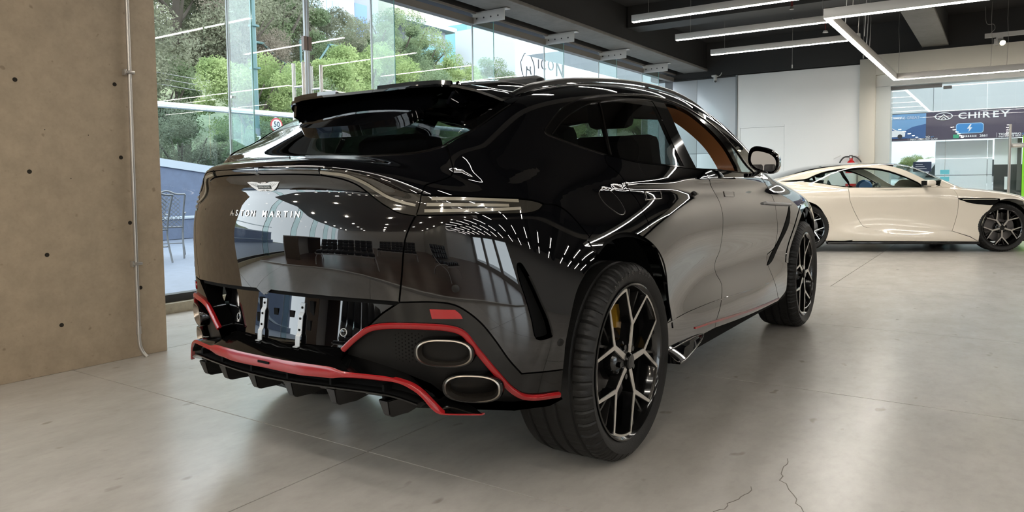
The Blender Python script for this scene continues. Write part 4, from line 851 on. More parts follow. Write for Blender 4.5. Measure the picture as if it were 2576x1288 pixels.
# exhaust tips
EXC = mat('dark_exhaust_bore', (.055,.045,.036), .4, metal=.8)
STEEL = mat('brushed_exhaust_rim', (.34,.30,.26), .28, metal=1.)
def oval(a, b, n=40, e=2.6): return [(a*math.copysign(abs(math.cos(t))**(2/e), math.cos(t)), b*math.copysign(abs(math.sin(t))**(2/e), math.sin(t))) for t in np.linspace(0, 2*math.pi, n, endpoint=False)]
for s in (1,-1):
    for cx, cy_, cz in ((.672,-.772,.545),(.742,-.715,.425)):
        c = Vector((cx, cy_, cz)); ax = Vector((.42,-.90,-.06)).normalized(); u = Vector((0,0,1)).cross(ax).normalized()*1; w = ax.cross(u)
        rings = [(-.03,1.16,DARK),(.012,1.16,None),(.020,1.12,None),(.020,1.02,None),(.012,.98,None),(-.16,.90,None)]
        tip = None
        for nm, rg, mm in (('tail_pipe', [(-.03,1.17),(.010,1.17),(.018,1.13),(.018,1.06)], TRIM), ('pipe_rim', [(.018,1.06),(.020,1.0),(.008,.93),(-.004,.91)], STEEL), ('pipe_bore', [(-.004,.91),(-.05,.86),(-.14,.80)], EXC)):
            vs = []; fs = []; ov = oval(.088,.041); n = len(ov)
            for h, k in rg:
                for a, b in ov: p = c + ax*h + u*(a*k) + w*(b*k*(1.02 if k > 1 else 1)); vs.append((s*p.x, p.y, p.z))
            for r in range(len(rg)-1):
                for i in range(n): j = (i+1) % n; f = (r*n+i, r*n+j, (r+1)*n+j, (r+1)*n+i); fs.append(f if s > 0 else f[::-1])
            if nm == 'pipe_bore': fs.append(tuple(range((len(rg)-1)*n, len(rg)*n)))
            o_ = obj(nm, vs, fs, mm, suv if tip is None else tip, smooth=True); o_.data.set_sharp_from_angle(angle=math.radians(40))
            if tip is None: tip = o_
# doors, fender, hood, roof, glass
rd = chain(C_('door_top_r'), C_('b_sh'), C_('sill_b')[::-1], C_('sill_r')[::-1], C_('arch_f')[::-1], C_('rd_rear')[::-1])
fd = chain(C_('door_top_f'), C_('fd_front'), C_('sill_ff')[::-1], C_('sill_bf')[::-1], C_('b_sh')[::-1])
rdo, rdl = panel('rear_door', rd, (1,-.08,.12), PAINT, suv, mirror=True, res=.02)
fdo, fdl = panel('front_door', fd, (1,-.02,.10), PAINT, suv, mirror=True, res=.022)
def hoop(yc, zc, r, a0, a1, n=24): return np.array([(.97, yc+r*math.cos(math.radians(t)), zc+r*math.sin(math.radians(t))) for t in np.linspace(a0, a1, n)])
fa = hoop(3.06,.40,.495,191,8); fa[:,0] = .97
ff = chain(C_('fd_front'), C_('sill_ff')[::-1], [[.95,2.50,.275],[.955,2.565,.295]], fa[:-1], [[.93,3.56,.45],[.90,3.72,.55],[.84,3.78,.70]], catmull([(.80,3.72,.82),(.82,3.4,.95),(.82,3.0,1.05),(.81,2.6,1.10),(.85,2.3,1.12)],4), [[.907,2.02,1.121]])
panel('front_fender', ff, (.9,.1,.4), PAINT, suv, mirror=True, res=.025)
hood = sym(np.vstack([[[0,2.62,1.15]], catmull([(.4,2.60,1.13),(.81,2.6,1.10),(.82,3.0,1.05),(.82,3.4,.95),(.80,3.72,.82)],4), [[.5,3.84,.75],[0,3.88,.75]]]))
panel('bonnet', hood, (0,.3,.95), PAINT, suv, res=.03)
roof = sym(np.vstack([[[0,1.92,1.55]], apill[(apill[:,1] < 1.93)], [[.55,-.29,1.42],[.3,-.27,1.465],[0,-.26,1.48]]]))
panel('roof', roof, (0,0,1), PAINT, suv, res=.03)
ws = sym(np.vstack([[[0,1.93,1.55]], apill[(apill[:,1] > 1.93)][::-1], [[.5,2.62,1.14],[0,2.62,1.16]]]))
panel('windscreen', ws, (0,.55,.83), CGLASS, suv, res=.04, gap=.004)
fb = sym(np.array([[0,3.9,.76],[.5,3.85,.76],[.78,3.74,.74],[.86,3.7,.6],[.88,3.66,.42],[.80,3.72,.28],[0,3.9,.26]]))
panel('front_bumper', fb, (0,1,0), PAINT, suv, res=.04)
win = lambda *ks: chain(*[C_(k) for k in ks])
for nm, ol, mm in (('quarter_glass', win('win_qg','win_qg2','win_qg3'), DGLASS), ('rear_door_glass', win('win_rd_t','win_rd_r','win_rd_b','win_rd_l'), DGLASS), ('pillar_cover', catmull(CV['bp'],1,closed=True), TRIM), ('corner_glass', catmull(CV['tri'],1,closed=True), CGLASS)):
    panel(nm, ol, (.9,0,.4), mm, suv, off=-.004, depth=.008, gap=.001, mirror=True, res=.025)
panel('front_door_glass', win('win_f_t','win_f_b','win_f_l'), (.9,0,.4), CGLASS, suv, off=-.008, depth=.004, gap=0., mirror=True, res=.03)[0].name
bpy.data.objects.remove(bpy.data.objects['front_door_glass'])          # the right front window is wound down
# black frame between glass and body, bright window line
frame_out = chain(C_('dlo_top'), C_('door_top_f')[::-1], C_('door_top_r')[::-1], C_('dlo_bot')[::-1])
fr_holes = [win('win_qg','win_qg2','win_qg3'), win('win_rd_t','win_rd_r','win_rd_b','win_rd_l'), win('win_f_t','win_f_b','win_f_l'), catmull(CV['tri'],1,closed=True)]
panel('window_frame', frame_out, (.9,0,.4), TRIM, suv, off=-.002, depth=.02, gap=.002, holes=fr_holes, mirror=True, res=.03)
LINE = mat('dark_bright_trim', (.20,.19,.18), .2, metal=1.)
strip('window_line', np.vstack([C_('dlo_bot')[::-1][:-2], C_('dlo_top')]), rect(.005,.004), LINE, suv, (.9,0,.4), .001, mirror=True)
strip('glass_seal', np.vstack([C_('win_qg')]), rect(.004,.004), LINE, suv, (.9,0,.4), -.001, mirror=True)
strip('glass_seal', C_('win_qg2'), rect(.005,.004), LINE, suv, (.9,0,.4), -.001, mirror=True)
strip('glass_seal', C_('win_rd_t'), rect(.004,.004), LINE, suv, (.9,0,.4), -.001, mirror=True)
strip('rear_window_line', gl, rect(.0055,.004), LINE, suv, (0,-.6,.8), .001, mirror=True)
# door furniture
for pts, dr in ((CV['handle_r'], (rdo, rdl)), (CV['handle_f'], (fdo, fdl))):
    h_ = chain(*[catmull([pts[i], pts[(i+1) % 4]], 5) for i in range(4)])
    for o_, dd in zip(panel('door_handle', h_, (1,0,.1), PAINT, suv, off=.003, depth=.005, gap=0, mirror=True, res=.012), dr): o_.parent = dd
    for s, dd in zip((1,-1), dr):
        S, N = snap(np.vstack([h_, h_[:1]]), (1,0,.1), .0025); vs, fs = sweep_geo(S*[s,1,1], rect(.003,.003), ups=N*[s,1,1]); obj('handle_outline', vs, fs, LINE, dd)
fl = catmull(CV['fuel'], 5, closed=True)
for o_ in panel('fuel_flap', fl, (.95,-.2,.2), PAINT, suv, off=.0015, depth=.006, gap=.001, mirror=True, res=.015): pass
bpy.data.objects.remove(o_)
S, N = snap(np.vstack([fl, fl[:1]]), (.95,-.2,.2), .0005); vs, fs = sweep_geo(S, rect(.0028,.002), ups=N); obj('fuel_flap_glint', vs, fs, LINE, suv)  # bright metal ring stands in for light caught along the flap edge
strip('red_sill_strip', C_('redsill'), [(-.004,-.004),(.004,-.004),(.005,.003),(-.005,.003)], RED, suv, (1,0,0), .002, mirror=True)
strip('sill_crease', C_('doorcrease'), [(-.006,-.006),(.006,-.006),(.003,.006),(-.003,.006)], PAINT, suv, (1,0,0), -.001, mirror=True)
# sill flare ahead of the rear wheel
for s in (1,-1):
    pr = []
    for y, o0, zt, zb in ((.36,.075,.352,.306),(.45,.070,.354,.309),(.60,.052,.352,.317),(.75,.028,.348,.325),(.86,.0,.345,.335)):
        pr += [(s*.93,y,zt+.05),(s*(.968+o0*.2),y,zt),(s*(.97+o0),y,zb+.012),(s*(.968+o0),y,zb),(s*.90,y,zb-.005)]
    fs = [(i*5+k, i*5+k+1, (i+1)*5+k+1, (i+1)*5+k) for i in range(4) for k in range(4)] + [(0,1,2,3,4)]
    bm = bmesh.new(); vv = [bm.verts.new(p) for p in pr]
    for f in fs: bm.faces.new([vv[i] for i in f])
    bm_obj('sill_winglet', bm, PAINT, suv, smooth=True, angle=50)
    for y0, z0, y1, z1 in ((.37,.343,.82,.352),):
        pth = np.array([(s*.986,.362,.354),(s*1.045,.362,.316),(s*1.024,.60,.326),(s*1.0,.75,.334),(s*.976,.845,.342),(s*.976,.75,.351),(s*.980,.60,.355),(s*.984,.45,.356)])
        sweep('winglet_edge', catmull(pth,5,closed=True), circ(.0022,6), LINE, suv, closed=True, up=(1,0,0))
# wheel arch mouldings
def arch_ring(yc, zc, a0, a1, r0, r1, nm):
    n = 40; out = []
    for t in np.linspace(math.radians(a0), math.radians(a1), n): out.append((.97, yc+r1*math.cos(t), zc+r1*math.sin(t)))
    for t in np.linspace(math.radians(a1), math.radians(a0), n): out.append((.97, yc+r0*math.cos(t), zc+r0*math.sin(t)))
    return panel(nm, np.array(out), (1,0,.1), PAINT, suv, off=.004, depth=.012, gap=0, mirror=True, res=.02)
arch_ring(-.035,.405,4,118,.492,.548,'rear_arch_moulding')
arch_ring(3.06,.40,14,166,.485,.53,'front_arch_moulding')
# strake and vent behind the front wheel
fv = catmull(CV['fvent'], 4, closed=True)
panel('fender_vent', fv, (1,0,0), DARK, suv, off=.003, depth=.003, gap=0, mirror=True, res=.02)
strip('vent_strake', C_('strake'), [(-.009,-.006),(.009,-.006),(.008,.014),(0,.020),(-.008,.014)], CHROME, suv, (1,0,0), .002, mirror=True)
# dark strips added under the shut lines so the gaps stay in shade
for k, dv in (('b_sh',(1,0,.1)),('rd_rear',(1,-.1,.15)),('tg_side',(.3,-1,0)),('tg_bot',(0,-1,0)),('lip_sh',(.5,-.6,.6)),('qp_low',(.8,-.4,.2)),('fd_front',(1,0,.1)),('bump_lo',(.5,-.8,0)),('arch_t',(1,0,.1)),('door_top_f',(.9,0,.4)),('door_top_r',(.9,0,.4)),('lamp_top',(.6,-.8,.2)),('lamp_bot',(.6,-.8,0)),('bar_end',(.3,-1,0))):
    strip('shut_line_backing', C_(k), rect(.030,.004), DARK, suv, dv, -.016, mirror=True)
strip('shut_line_backing', glb, rect(.030,.004), DARK, suv, (0,-.6,.8), -.018, mirror=True)
# badge, lettering, plate brackets, sensors
SILVER = mat('polished_silver', (.72,.70,.68), .15, metal=1.)
bdg = [(0,-.016),(.016,-.021),(.024,-.017),(.045,-.012),(.066,.0),(.080,.012),(.088,.019),(.060,.021),(.030,.018),(.012,.014),(.006,.020),(0,.014)]
bdg = bdg + [(-a, b) for a, b in bdg[-2:0:-1]]
S, N = snap([(0,-.94,1.088)], (0,-1,0)); c = Vector(S[0]); nz = Vector(N[0])
Mb = frame_m(c, (1,0,0), (0, -nz.z*-1 if False else nz.z, -nz.y)); Mb = frame_m(c, (1,0,0), Vector(nz).cross(Vector((1,0,0))))
bw = prism('wing_badge', bdg, Mb @ Vector((0,0,.001)), Mb.to_3x3() @ Vector((1,0,0)), Mb.to_3x3() @ Vector((0,1,0)), .004, SILVER, suv)
FE = mat('badge_enamel', (.012,.02,.018), .2)
bp_ = prism('badge_plate', [(-.036,-.006),(.036,-.006),(.036,.007),(-.036,.007)], Mb @ Vector((0,0,.005)), Mb.to_3x3() @ Vector((1,0,0)), Mb.to_3x3() @ Vector((0,1,0)), .001, FE, bw)
text_mesh('badge_lettering', 'ASTON MARTIN', .0088, SILVER, Mb @ Matrix.Translation((0,.0005,.0062)), bw, .0004)
for k in range(-7,8):
    if k == 0: continue
    a = k*.0105; e0 = Mb @ Vector((a*.35, -.004-.006*(abs(k)<4), .0052)); e1 = Mb @ Vector((a*1.02, .0165-.0003*abs(k) if abs(k) > 3 else -.0155, .0052))
    cyl('feather_line', e0, e1, .0005, FE, bw, n=5)
word = 'ASTON MARTIN'
adv = {'I':.55,'M':1.25,' ':.75}; w_ = np.array([adv.get(ch,1.) for ch in word]); cx_ = np.cumsum(w_)-w_/2; cx_ = -.197+(cx_/w_.sum())*(.394)
for ch, x in zip(word, cx_):
    if ch == ' ': continue
    S, N = snap([(x,-.97,.992)], (0,-1,0)); n = Vector(N[0]); tx = Vector((0,0,1)).cross(-n)*-1
    tx = Vector((-n.y, n.x, 0)).normalized()
    text_mesh('boot_letter', ch, .031, SILVER, frame_m(S[0], tx, n.cross(tx)), suv, .0022, weight=.0003, xs=1.05)
for x in (-.105,.105):
    p0 = snap([(x,-.88,.672)], (0,-1,0), 0., FP)[0][0]
    zz = [.672,.640,.628,.60,.565,.556,.535,.522]; yy = [.003,.003,.009,.009,.009,.015,.015,.015]
    path = []
    for z, y in zip(zz, yy):
        s0 = snap([(x,-.88,z)], (0,-1,0), 0., FP)[0][0]; path.append((x, s0[1]-y, z))
    path.append((x, path[-1][1]-.012, .520)); 
    br = sweep('plate_bracket', path, rect(.023,.003), mat('zinc_bracket', (.42,.42,.42), .38, metal=.4), suv, up=(0,-1,0), smooth=False)
    for z, y in ((.656,.0055),(.618,.0115),(.578,.0115)):
        s0 = snap([(x,-.88,z)], (0,-1,0), 0., FP)[0][0]; cyl('bracket_hole', (x, s0[1]-y, z), (x, s0[1]-y-.0012, z), .0045, DARK, br, n=10)
for x, z, w, h in ((-.036,.63,.022,.024),(.051,.629,.022,.024),(-.138,.600,.02,.034),(.149,.656,.02,.05),(-.128,.650,.02,.05),(.138,.595,.02,.036)):
    s0 = snap([(x,-.88,z)], (0,-1,0), 0., FP)[0][0]; box('plate_slot', (x-w/2, s0[1]-.0028, z-h/2), (x+w/2, s0[1]+.004, z+h/2), DARK, pp)
for x, z in ((.291,.583),(-.291,.583)):
    s0, n0 = snap([(x,-.86,z)], (0,-1,0), 0., FP); lathe('parking_sensor', [(0,.002),(.010,.002),(.012,.001)], TRIM, suv, 20, 'x', loc=s0[0]).rotation_euler = Vector((1,0,0)).rotation_difference(Vector(n0[0])).to_euler()
    lathe('sensor_ring', [(.012,0),(.012,.002),(.0145,.002),(.0145,0)], CHROME, suv, 20, 'x', loc=s0[0]).rotation_euler = Vector((1,0,0)).rotation_difference(Vector(n0[0])).to_euler()
for key in ('sensor1','sensor2'):
    for s in (1,-1):
        p = CV[key][0]; s0, n0 = snap([p], (.7,-.7,0)); q = s0[0]*[s,1,1]; nn = Vector(n0[0]*[s,1,1])
        lathe('parking_sensor', [(0,.0008),(.010,.0008),(.0110,.0002),(.0120,.0002),(.0128,.0008),(.0135,.0)], MATTE, suv, 20, 'x', loc=q).rotation_euler = Vector((1,0,0)).rotation_difference(nn).to_euler()
# perforations of the exhaust surround
for s in (1,):
    for i in range(9):
        for j in range(8):
            px, pz = .50+.014*i, .50+.013*j+(.0065 if i % 2 else 0)
            r = .0045-.0022*math.hypot((px-.60)/.10, (pz-.548)/.055)
            if r > .0012:
                s0, n0 = snap([(px, -.83, pz)], (.55,-.83,0), -.0292); lathe('perforation', [(0,0),(r,0)], DARK, sp[0], 6, 'x', loc=s0[0]).rotation_euler = Vector((1,0,0)).rotation_difference(Vector(n0[0])).to_euler()
# ------------------------------------------------------------------ wheels
WBLK = mat('wheel_gloss_black', (.004,.004,.004), .12, coat=.5)
WFACE = mat('machined_wheel_face', (.70,.67,.63), .22, metal=1.)
GOLD = mat('gold_caliper', srgb(150,112,28), .35, coat=.4)
DISC = mat('brake_disc', (.16,.15,.145), .35, metal=1.)
def tyre(name, R, Rr, W, parent, pitch=44):
    """tyre with circumferential grooves and cross cuts in the shoulder blocks; outer face towards +x (x=0)"""
    cr = lambda a: R - .010*(2*a-1)**2*1.0
    prof = [(Rr,-.012),(Rr+.010,-.006),(Rr+.030,.004),((R+Rr)/2+.006,.007),(R-.030,.002),(R-.016,-.008),(R-.008,-.018)]
    xs_ = [-.03,-.052,-.056,-.064,-.068,-.115,-.119,-.128,-.132,-.170,-.174,-.183,-.187,-.235,-.239,-.247,-.251]
    for i, x in enumerate(xs_):
        g = i in (2,3,6,7,10,11,14,15) and True
        g = (i % 4 in (2,3))
        prof.append((R-.0025*((x+W/2)/(W/2))**2-(.007 if g else 0), x*W/.305))
    prof += [(R-.008,-W+.018),(R-.018,-W+.006),((R+Rr)/2,-W-.004),(Rr,-W+.012)]
    n = pitch*8; k = len(prof); vs = []; fs = []
    for i in range(n):
        t = 2*math.pi*i/n; cut = (i % 8 == 0); half_ = (i % 8 == 4)
        for q, (r, h) in enumerate(prof):
            rr = r
            if cut and (4 <= q <= 8): rr = r-.006
            if half_ and (5 <= q <= 7): rr = r-.004
            if cut and (11 < q < 14 or 19 < q < 22): rr = r-.003
            vs.append((h, rr*math.cos(t), rr*math.sin(t)))
    for i in range(n):
        j = (i+1) % n
        for q in range(k-1): fs.append((i*k+q, i*k+q+1, j*k+q+1, j*k+q))
    o = obj(name, vs, fs, RUBBER, parent, smooth=True); o.data.set_sharp_from_angle(angle=math.radians(28)); return o
def polar(r, deg): a = math.radians(deg); return (r*math.cos(a), r*math.sin(a))
def bar2(p, q, w0, w1=None):
    """quad along p->q in the wheel plane"""
    w1 = w0 if w1 is None else w1; p, q = np.array(p), np.array(q); d = (q-p)/np.linalg.norm(q-p); n = np.array([-d[1], d[0]])
    return [tuple(p+n*w0/2), tuple(p-n*w0/2), tuple(q-n*w1/2), tuple(q+n*w1/2)]
def spoke(bm, p, q, w0, w1, x0, x1, x0b, x1b):
    """tapered bar: front face from depth x0 at p to x1 at q, rear at x0b / x1b"""
    a = bar2(p, q, w0, w1); X = (x0, x0, x1, x1); XB = (x0b, x0b, x1b, x1b)
    f = [bm.verts.new((X[i], *a[i])) for i in range(4)]; b = bm.verts; g = [b.new((XB[i], *(np.array(a[i])))) for i in range(4)]
    bm.faces.new(f); bm.faces.new(g[::-1])
    for i in range(4): j = (i+1) % 4; bm.faces.new((f[j], f[i], g[i], g[j]))
def wheel(name, loc, W, R, a0, parent, n_y=5, rim=.297, mirror=False, pitch=44, text=None, coupe=False):
    w = empty(name, loc, parent=parent)
    Rr = rim+.008
    tyre('tyre', R, Rr, W, w, pitch)
    lathe('rim_barrel', [(Rr,-.012),(Rr+.002,-.004),(Rr-.004,-.002),(rim-.006,-.010),(rim-.014,-.022),(rim-.024,-.06),(rim-.030,-.12),(rim-.028,-W+.02),(Rr,-W+.012)], WBLK, w, 72)
    lathe('brake_disc', [(.06,-.105),(.205,-.105),(.205,-.135),(.06,-.135)], DISC, w, 48)
    lathe('hub', [(.0,-.020),(.045,-.022),(.075,-.040),(.085,-.06),(.085,-.13),(0,-.13)], WBLK, w, 36)
    lathe('centre_cap', [(0,-.004),(.026,-.005),(.031,-.009),(.033,-.025)], TRIM, w, 28)
    for k in range(5):
        p = polar(.062, a0+72*k+72); cyl('wheel_bolt', (-.045,*p), (-.020,*p), .011, TRIM, w, n=8)
    for k in range(n_y):
        t = a0+36+72*k; hw = 20.5
        pj = polar(.49*rim, t); ph = polar(.034, t)
        bm = bmesh.new(); bf = bmesh.new()
        for b_, x0, x1, xr0, xr1, wk in ((bm,-.018,-.0125,-.060,-.050,1.25),(bf,-.016,-.0105,-.0185,-.013,1.)):
            spoke(b_, ph, pj, .024*wk, .019*wk, x0, x0, xr0, xr0)
            for s in (-1,1): spoke(b_, pj, polar(rim-.010, t+s*hw), .017*wk, .011*wk, x0, x1, xr0, xr1)
        bm_obj('spoke', bm, WBLK, w); bm_obj('spoke_face', bf, WFACE, w)
        # rim arc that ties two spokes together
        if not coupe:
            ar = []; t2 = t+36; m_ = 10; w2 = 36-hw
            vs = []; fs = []
            for i in range(m_+1):
                q = t2-w2-1.2+(2*w2+2.4)*i/m_
                for r, x in ((rim-.004,-.0105),(rim-.004,-.02),(rim-.015,-.02),(rim-.015,-.0105)): vs.append((x,*polar(r,q)))
            for i in range(m_):
                for c in range(4): d = (c+1) % 4; fs.append((i*4+c, i*4+d, (i+1)*4+d, (i+1)*4+c))
            fs += [(0,1,2,3), tuple(m_*4+c for c in (3,2,1,0))]
            obj('rim_arc', vs, fs, WFACE, w)
        # recessed dark spokes between the arms
        bm = bmesh.new(); 
        for s in (-1,1): spoke(bm, polar(.505*rim,t+s*2), polar(rim-.012, t+s*9), .011, .009, -.035, -.026, -.07, -.06)
        bm_obj('inner_spoke', bm, mat('dark_spoke', (.03,.028,.026), .25, metal=.6), w)
    # caliper
    c0 = 62 if not mirror else 118
    out = []; 
    for q in np.linspace(c0-26, c0+26, 9): out.append(polar(.218, q))
    for q in np.linspace(c0+26, c0-26, 9): out.append(polar(.125, q))
    prism('caliper', out, (-.15,0,0), (0,1,0), (0,0,1), .075, GOLD if not coupe else WBLK, w)
    if text:
        for i, ch in enumerate(text):
            if ch == ' ': continue
            q = 118-5.2*i; r = (R+Rr)/2+.004; p = polar(r, q); up_ = Vector((0,*polar(1,q))); rt = Vector((0,math.sin(math.radians(q)),-math.cos(math.radians(q))))
            M_ = Matrix((rt, up_, Vector((1,0,0)))).transposed().to_4x4(); M_.translation = Vector((.0065,*p))
            text_mesh('sidewall_letter', ch, .026, mat('sidewall_print', (.045,.043,.04), .5), M_, w, .0008, weight=.0006)
    if mirror: w.scale = (-1,1,1)
    return w
RW, FW = .389, .391
wheel('rear_wheel', (.985,0,RW), .315, RW, -104, suv, text='325/30 ZR23')
wheel('rear_wheel', (-.985,0,RW), .315, RW, -104, suv, mirror=True)
wheel('front_wheel', (.985,3.06,FW), .285, FW, -104, suv)
wheel('front_wheel', (-.985,3.06,FW), .285, FW, -104, suv, mirror=True)
# wheel housings and under body
for y in (-.02,3.06):
    for s in (1,-1):
        vs = []; fs = []; n = 20
        for i in range(n+1):
            t = math.pi*(.0+1.02*i/n)
            for x in (.905,.60): vs.append((s*x, y+.50*math.cos(t), .40+.50*math.sin(t)))
        for i in range(n): fs.append((2*i,2*i+1,2*i+3,2*i+2))
        fs.append(tuple(2*i+1 for i in range(n+1)))
        obj('wheel_housing', vs, fs, DARK, suv, smooth=False)
bm = bmesh.new()
for lo, hi in (((-.58,-.50,.27),(.58,3.7,.46)),((-.93,.52,.26),(.93,2.5,.42)),((-.50,-.72,.46),(.50,-.55,.95))): bm_box(bm, lo, hi)
bm_obj('underbody', bm, DARK, suv)
for s in (1,-1): tube('rear_silencer', [(s*.35,-.62,.34),(s*.55,-.60,.36),(s*.7,-.62,.42)], .07, DARK, suv, 10)
# ------------------------------------------------------------------ roof spoiler
sx = [0,.12,.25,.38,.46,.52,.565,.605]
ty = [-.452,-.451,-.450,-.445,-.43,-.39,-.33,-.255]; tz = [1.472,1.472,1.473,1.470,1.462,1.446,1.424,1.396]
ly = [-.16,-.16,-.165,-.17,-.175,-.18,-.185,-.20]
top = []; 
for x, y, z, l in zip(sx, ty, tz, ly):
    s0 = snap([(x, l, 1.5)], (0,0,1), .003)[0][0]; sm = snap([(x, (l+y)/2+.03, 1.5)], (0,0,1), .0)[0][0]
    top.append([(x, l, s0[2]), (x, l*.62+y*.38, max(s0[2]*.62+z*.38+.006, 0)), (x, l*.3+y*.7, s0[2]*.3+z*.7+.006), (x, y, z), (x, y+.004, z-.010), (x, l*.35+y*.65, s0[2]*.35+z*.65-.010), (x, l-.03, s0[2]-.03)])
tp = np.array(top); L = np.vstack([tp[::-1]*[-1,1,1], tp[1:]]); ns = len(L)
vs = L.reshape(-1,3); fs = [(i*7+k, (i+1)*7+k, (i+1)*7+(k+1) % 7, i*7+(k+1) % 7) for i in range(ns-1) for k in range(7)] + [tuple(range(7)), tuple((ns-1)*7+k for k in range(6,-1,-1))]
bm = bmesh.new(); vv = [bm.verts.new(v) for v in vs]
for f in fs: bm.faces.new([vv[i] for i in f])
bm_obj('roof_spoiler', bm, PAINT, suv, smooth=True, angle=32)
for a, b in ((.08,.44),(-.44,-.16)):
    pth = [(x, np.interp(abs(x), sx, ty)+.012, np.interp(abs(x), sx, tz)+.004) for x in np.linspace(a, b, 9)]
    sweep('spoiler_lip', pth, [(-.014,-.006),(.012,-.006),(.010,.010),(.004,.010)], PAINT, suv, up=(0,0,1))
for s in (1,-1):
    pts = [(s*.45,-.36,1.455),(s*.45,-.375,1.43),(s*.44,-.39,1.40),(s*.43,-.40,1.375)]
    sweep('spoiler_strut', catmull(pts,4), [(-.045,-.007),(.045,-.007),(.045,.007),(-.045,.007)], PAINT, suv, up=(1,0,0))
band = sym(np.array([[0,-.33,1.45],[.28,-.34,1.43],[.33,-.40,1.40],[.30,-.50,1.35],[.23,-.57,1.31],[.12,-.60,1.29],[0,-.605,1.29]]))
panel('wiper_cowl', catmull(band,3,closed=True), (0,-.5,.85), PAINT, suv, off=.024, depth=.024, gap=0, res=.025)
# roof rails
rail = catmull([(.585,-.22,1.445),(.60,-.05,1.50),(.605,.3,1.562),(.61,.8,1.598),(.615,1.2,1.60),(.62,1.55,1.57),(.63,1.80,1.52),(.64,1.98,1.462)],8)
S, N = snap(rail, (.3,0,.95)); hgt = .016*np.clip(np.minimum(np.arange(len(S))/6, (len(S)-1-np.arange(len(S)))/6),0,1)**.7
for s in (1,-1):
    Q = (S + N*hgt[:,None])*[s,1,1]; Nq = N*[s,1,1]
    vs, fs = sweep_geo(Q, [(-.013,-.008),(.013,-.008),(.012,.007),(.005,.011),(-.005,.011),(-.012,.007)], ups=Nq); o_ = obj('roof_rail', vs, fs, mat('satin_black_rail', (.006,.006,.006), .3, spec=.3), suv, smooth=True); o_.data.set_sharp_from_angle(angle=math.radians(50))
    vs, fs = sweep_geo((S+N*.001)*[s,1,1], rect(.03,.004), ups=Nq); obj('rail_base', vs, fs, TRIM, suv)
    for k in (3, len(S)//2, len(S)-4):
        p0, p1 = Vector((S[k])*[s,1,1]), Vector((S[k]+N[k]*hgt[k])*[s,1,1]); cyl('rail_foot', p0, p1, .011, TRIM, suv)
# ------------------------------------------------------------------ door mirrors
MGL = mat('mirror_glass', (.86,.88,.9), .01, metal=1.)
for s in (1,-1):
    r_ = empty('door_mirror', (s*1.055,1.62,1.200), parent=suv); r_.scale = (.86,.86,.86); r_.rotation_euler = (0,s*.14,0)
    # head: rounded shell open to the rear, built as rings along y
    def head_ring(y, a, b, dz, dx, n=28, e=2.7):
        return [(s*(dx+a*math.copysign(abs(math.cos(t))**(2/e), math.cos(t))), y, dz+b*math.copysign(abs(math.sin(t))**(2/e), math.sin(t))*(1 if math.sin(t) > 0 else .92)-.02*math.cos(t)) for t in np.linspace(0, 2*math.pi, n, endpoint=False)]
    secs = [(.135,.03,.025,-.005,-.01),(.125,.065,.050,-.003,-.005),(.09,.088,.072,0,0),(.04,.098,.082,0,0),(0,.102,.085,0,0),(-.03,.102,.085,0,0),(-.032,.094,.077,0,0),(-.015,.090,.073,0,0)]
    vs = [p for q in secs for p in head_ring(*q)]; n = 28
    fs = [(i*n+k, i*n+(k+1) % n, (i+1)*n+(k+1) % n, (i+1)*n+k) for i in range(len(secs)-1) for k in range(n)] + [tuple(range(n-1,-1,-1))]
    bm = bmesh.new(); vv = [bm.verts.new(v) for v in vs]
    for f in fs: bm.faces.new([vv[i] for i in f])
    bm_obj('mirror_shell', bm, PAINT, r_, smooth=True, angle=40)
    g = head_ring(-.024,.080,.060,-.008,0); g = [(p[0], p[1]+.16*(s*p[0]), p[2]) for p in g]
    obj('mirror_glass', g, [tuple(range(n)) if s < 0 else tuple(range(n-1,-1,-1))], MGL, r_)
    sweep('mirror_stalk', catmull([(-s*.01,.03,-.055),(-s*.035,.035,-.085),(-s*.075,.045,-.105),(-s*.12,.06,-.115)],5), [(-.012,-.030),(.012,-.030),(.016,0),(.010,.030),(-.010,.030)], PAINT, r_, up=(0,1,0))
# ------------------------------------------------------------------ cabin
TAN = mat('tan_leather', srgb(118,74,40), .5, bump=(300,.1))
CBLK = mat('cabin_black', (.010,.010,.010), .6)
box('cabin_floor', (-.80,-.55,.46), (.80,2.5,.50), CBLK, suv)
box('dashboard', (-.78,2.05,.85), (.78,2.45,1.06), TAN, suv, .04)
box('boot_floor', (-.55,-.6,.98), (.55,.25,1.02), CBLK, suv)
def seat(x, y, w, parent, m, tall=True):
    t = empty('car_seat', (x,y,.5), parent=parent)
    box('seat_base', (-w/2,-.25,.12), (w/2,.28,.28), m, t, .05)
    bm = bmesh.new(); bm_box(bm, (-w/2,-.07,.0), (w/2,.07,.62), .05, M=Matrix.Translation((0,-.22,.24)) @ Matrix.Rotation(.28,4,'X')); bm_obj('seat_back', bm, m, t, smooth=True, angle=40)
    bm = bmesh.new(); bm_box(bm, (-.13,-.05,.0), (.13,.05,.18), .04, M=Matrix.Translation((0,-.40,.88)) @ Matrix.Rotation(.15,4,'X')); bm_obj('headrest', bm, m, t, smooth=True, angle=40)
    return t
for x in (-.38,.38):
    seat(x,1.45,.52,suv,CBLK); seat(x,.55,.50,suv,CBLK)
tor = [(.36+0,0,0)]
st = empty('steering_wheel', (-.38,1.95,.95), parent=suv); st.rotation_euler = (math.radians(65),0,0)
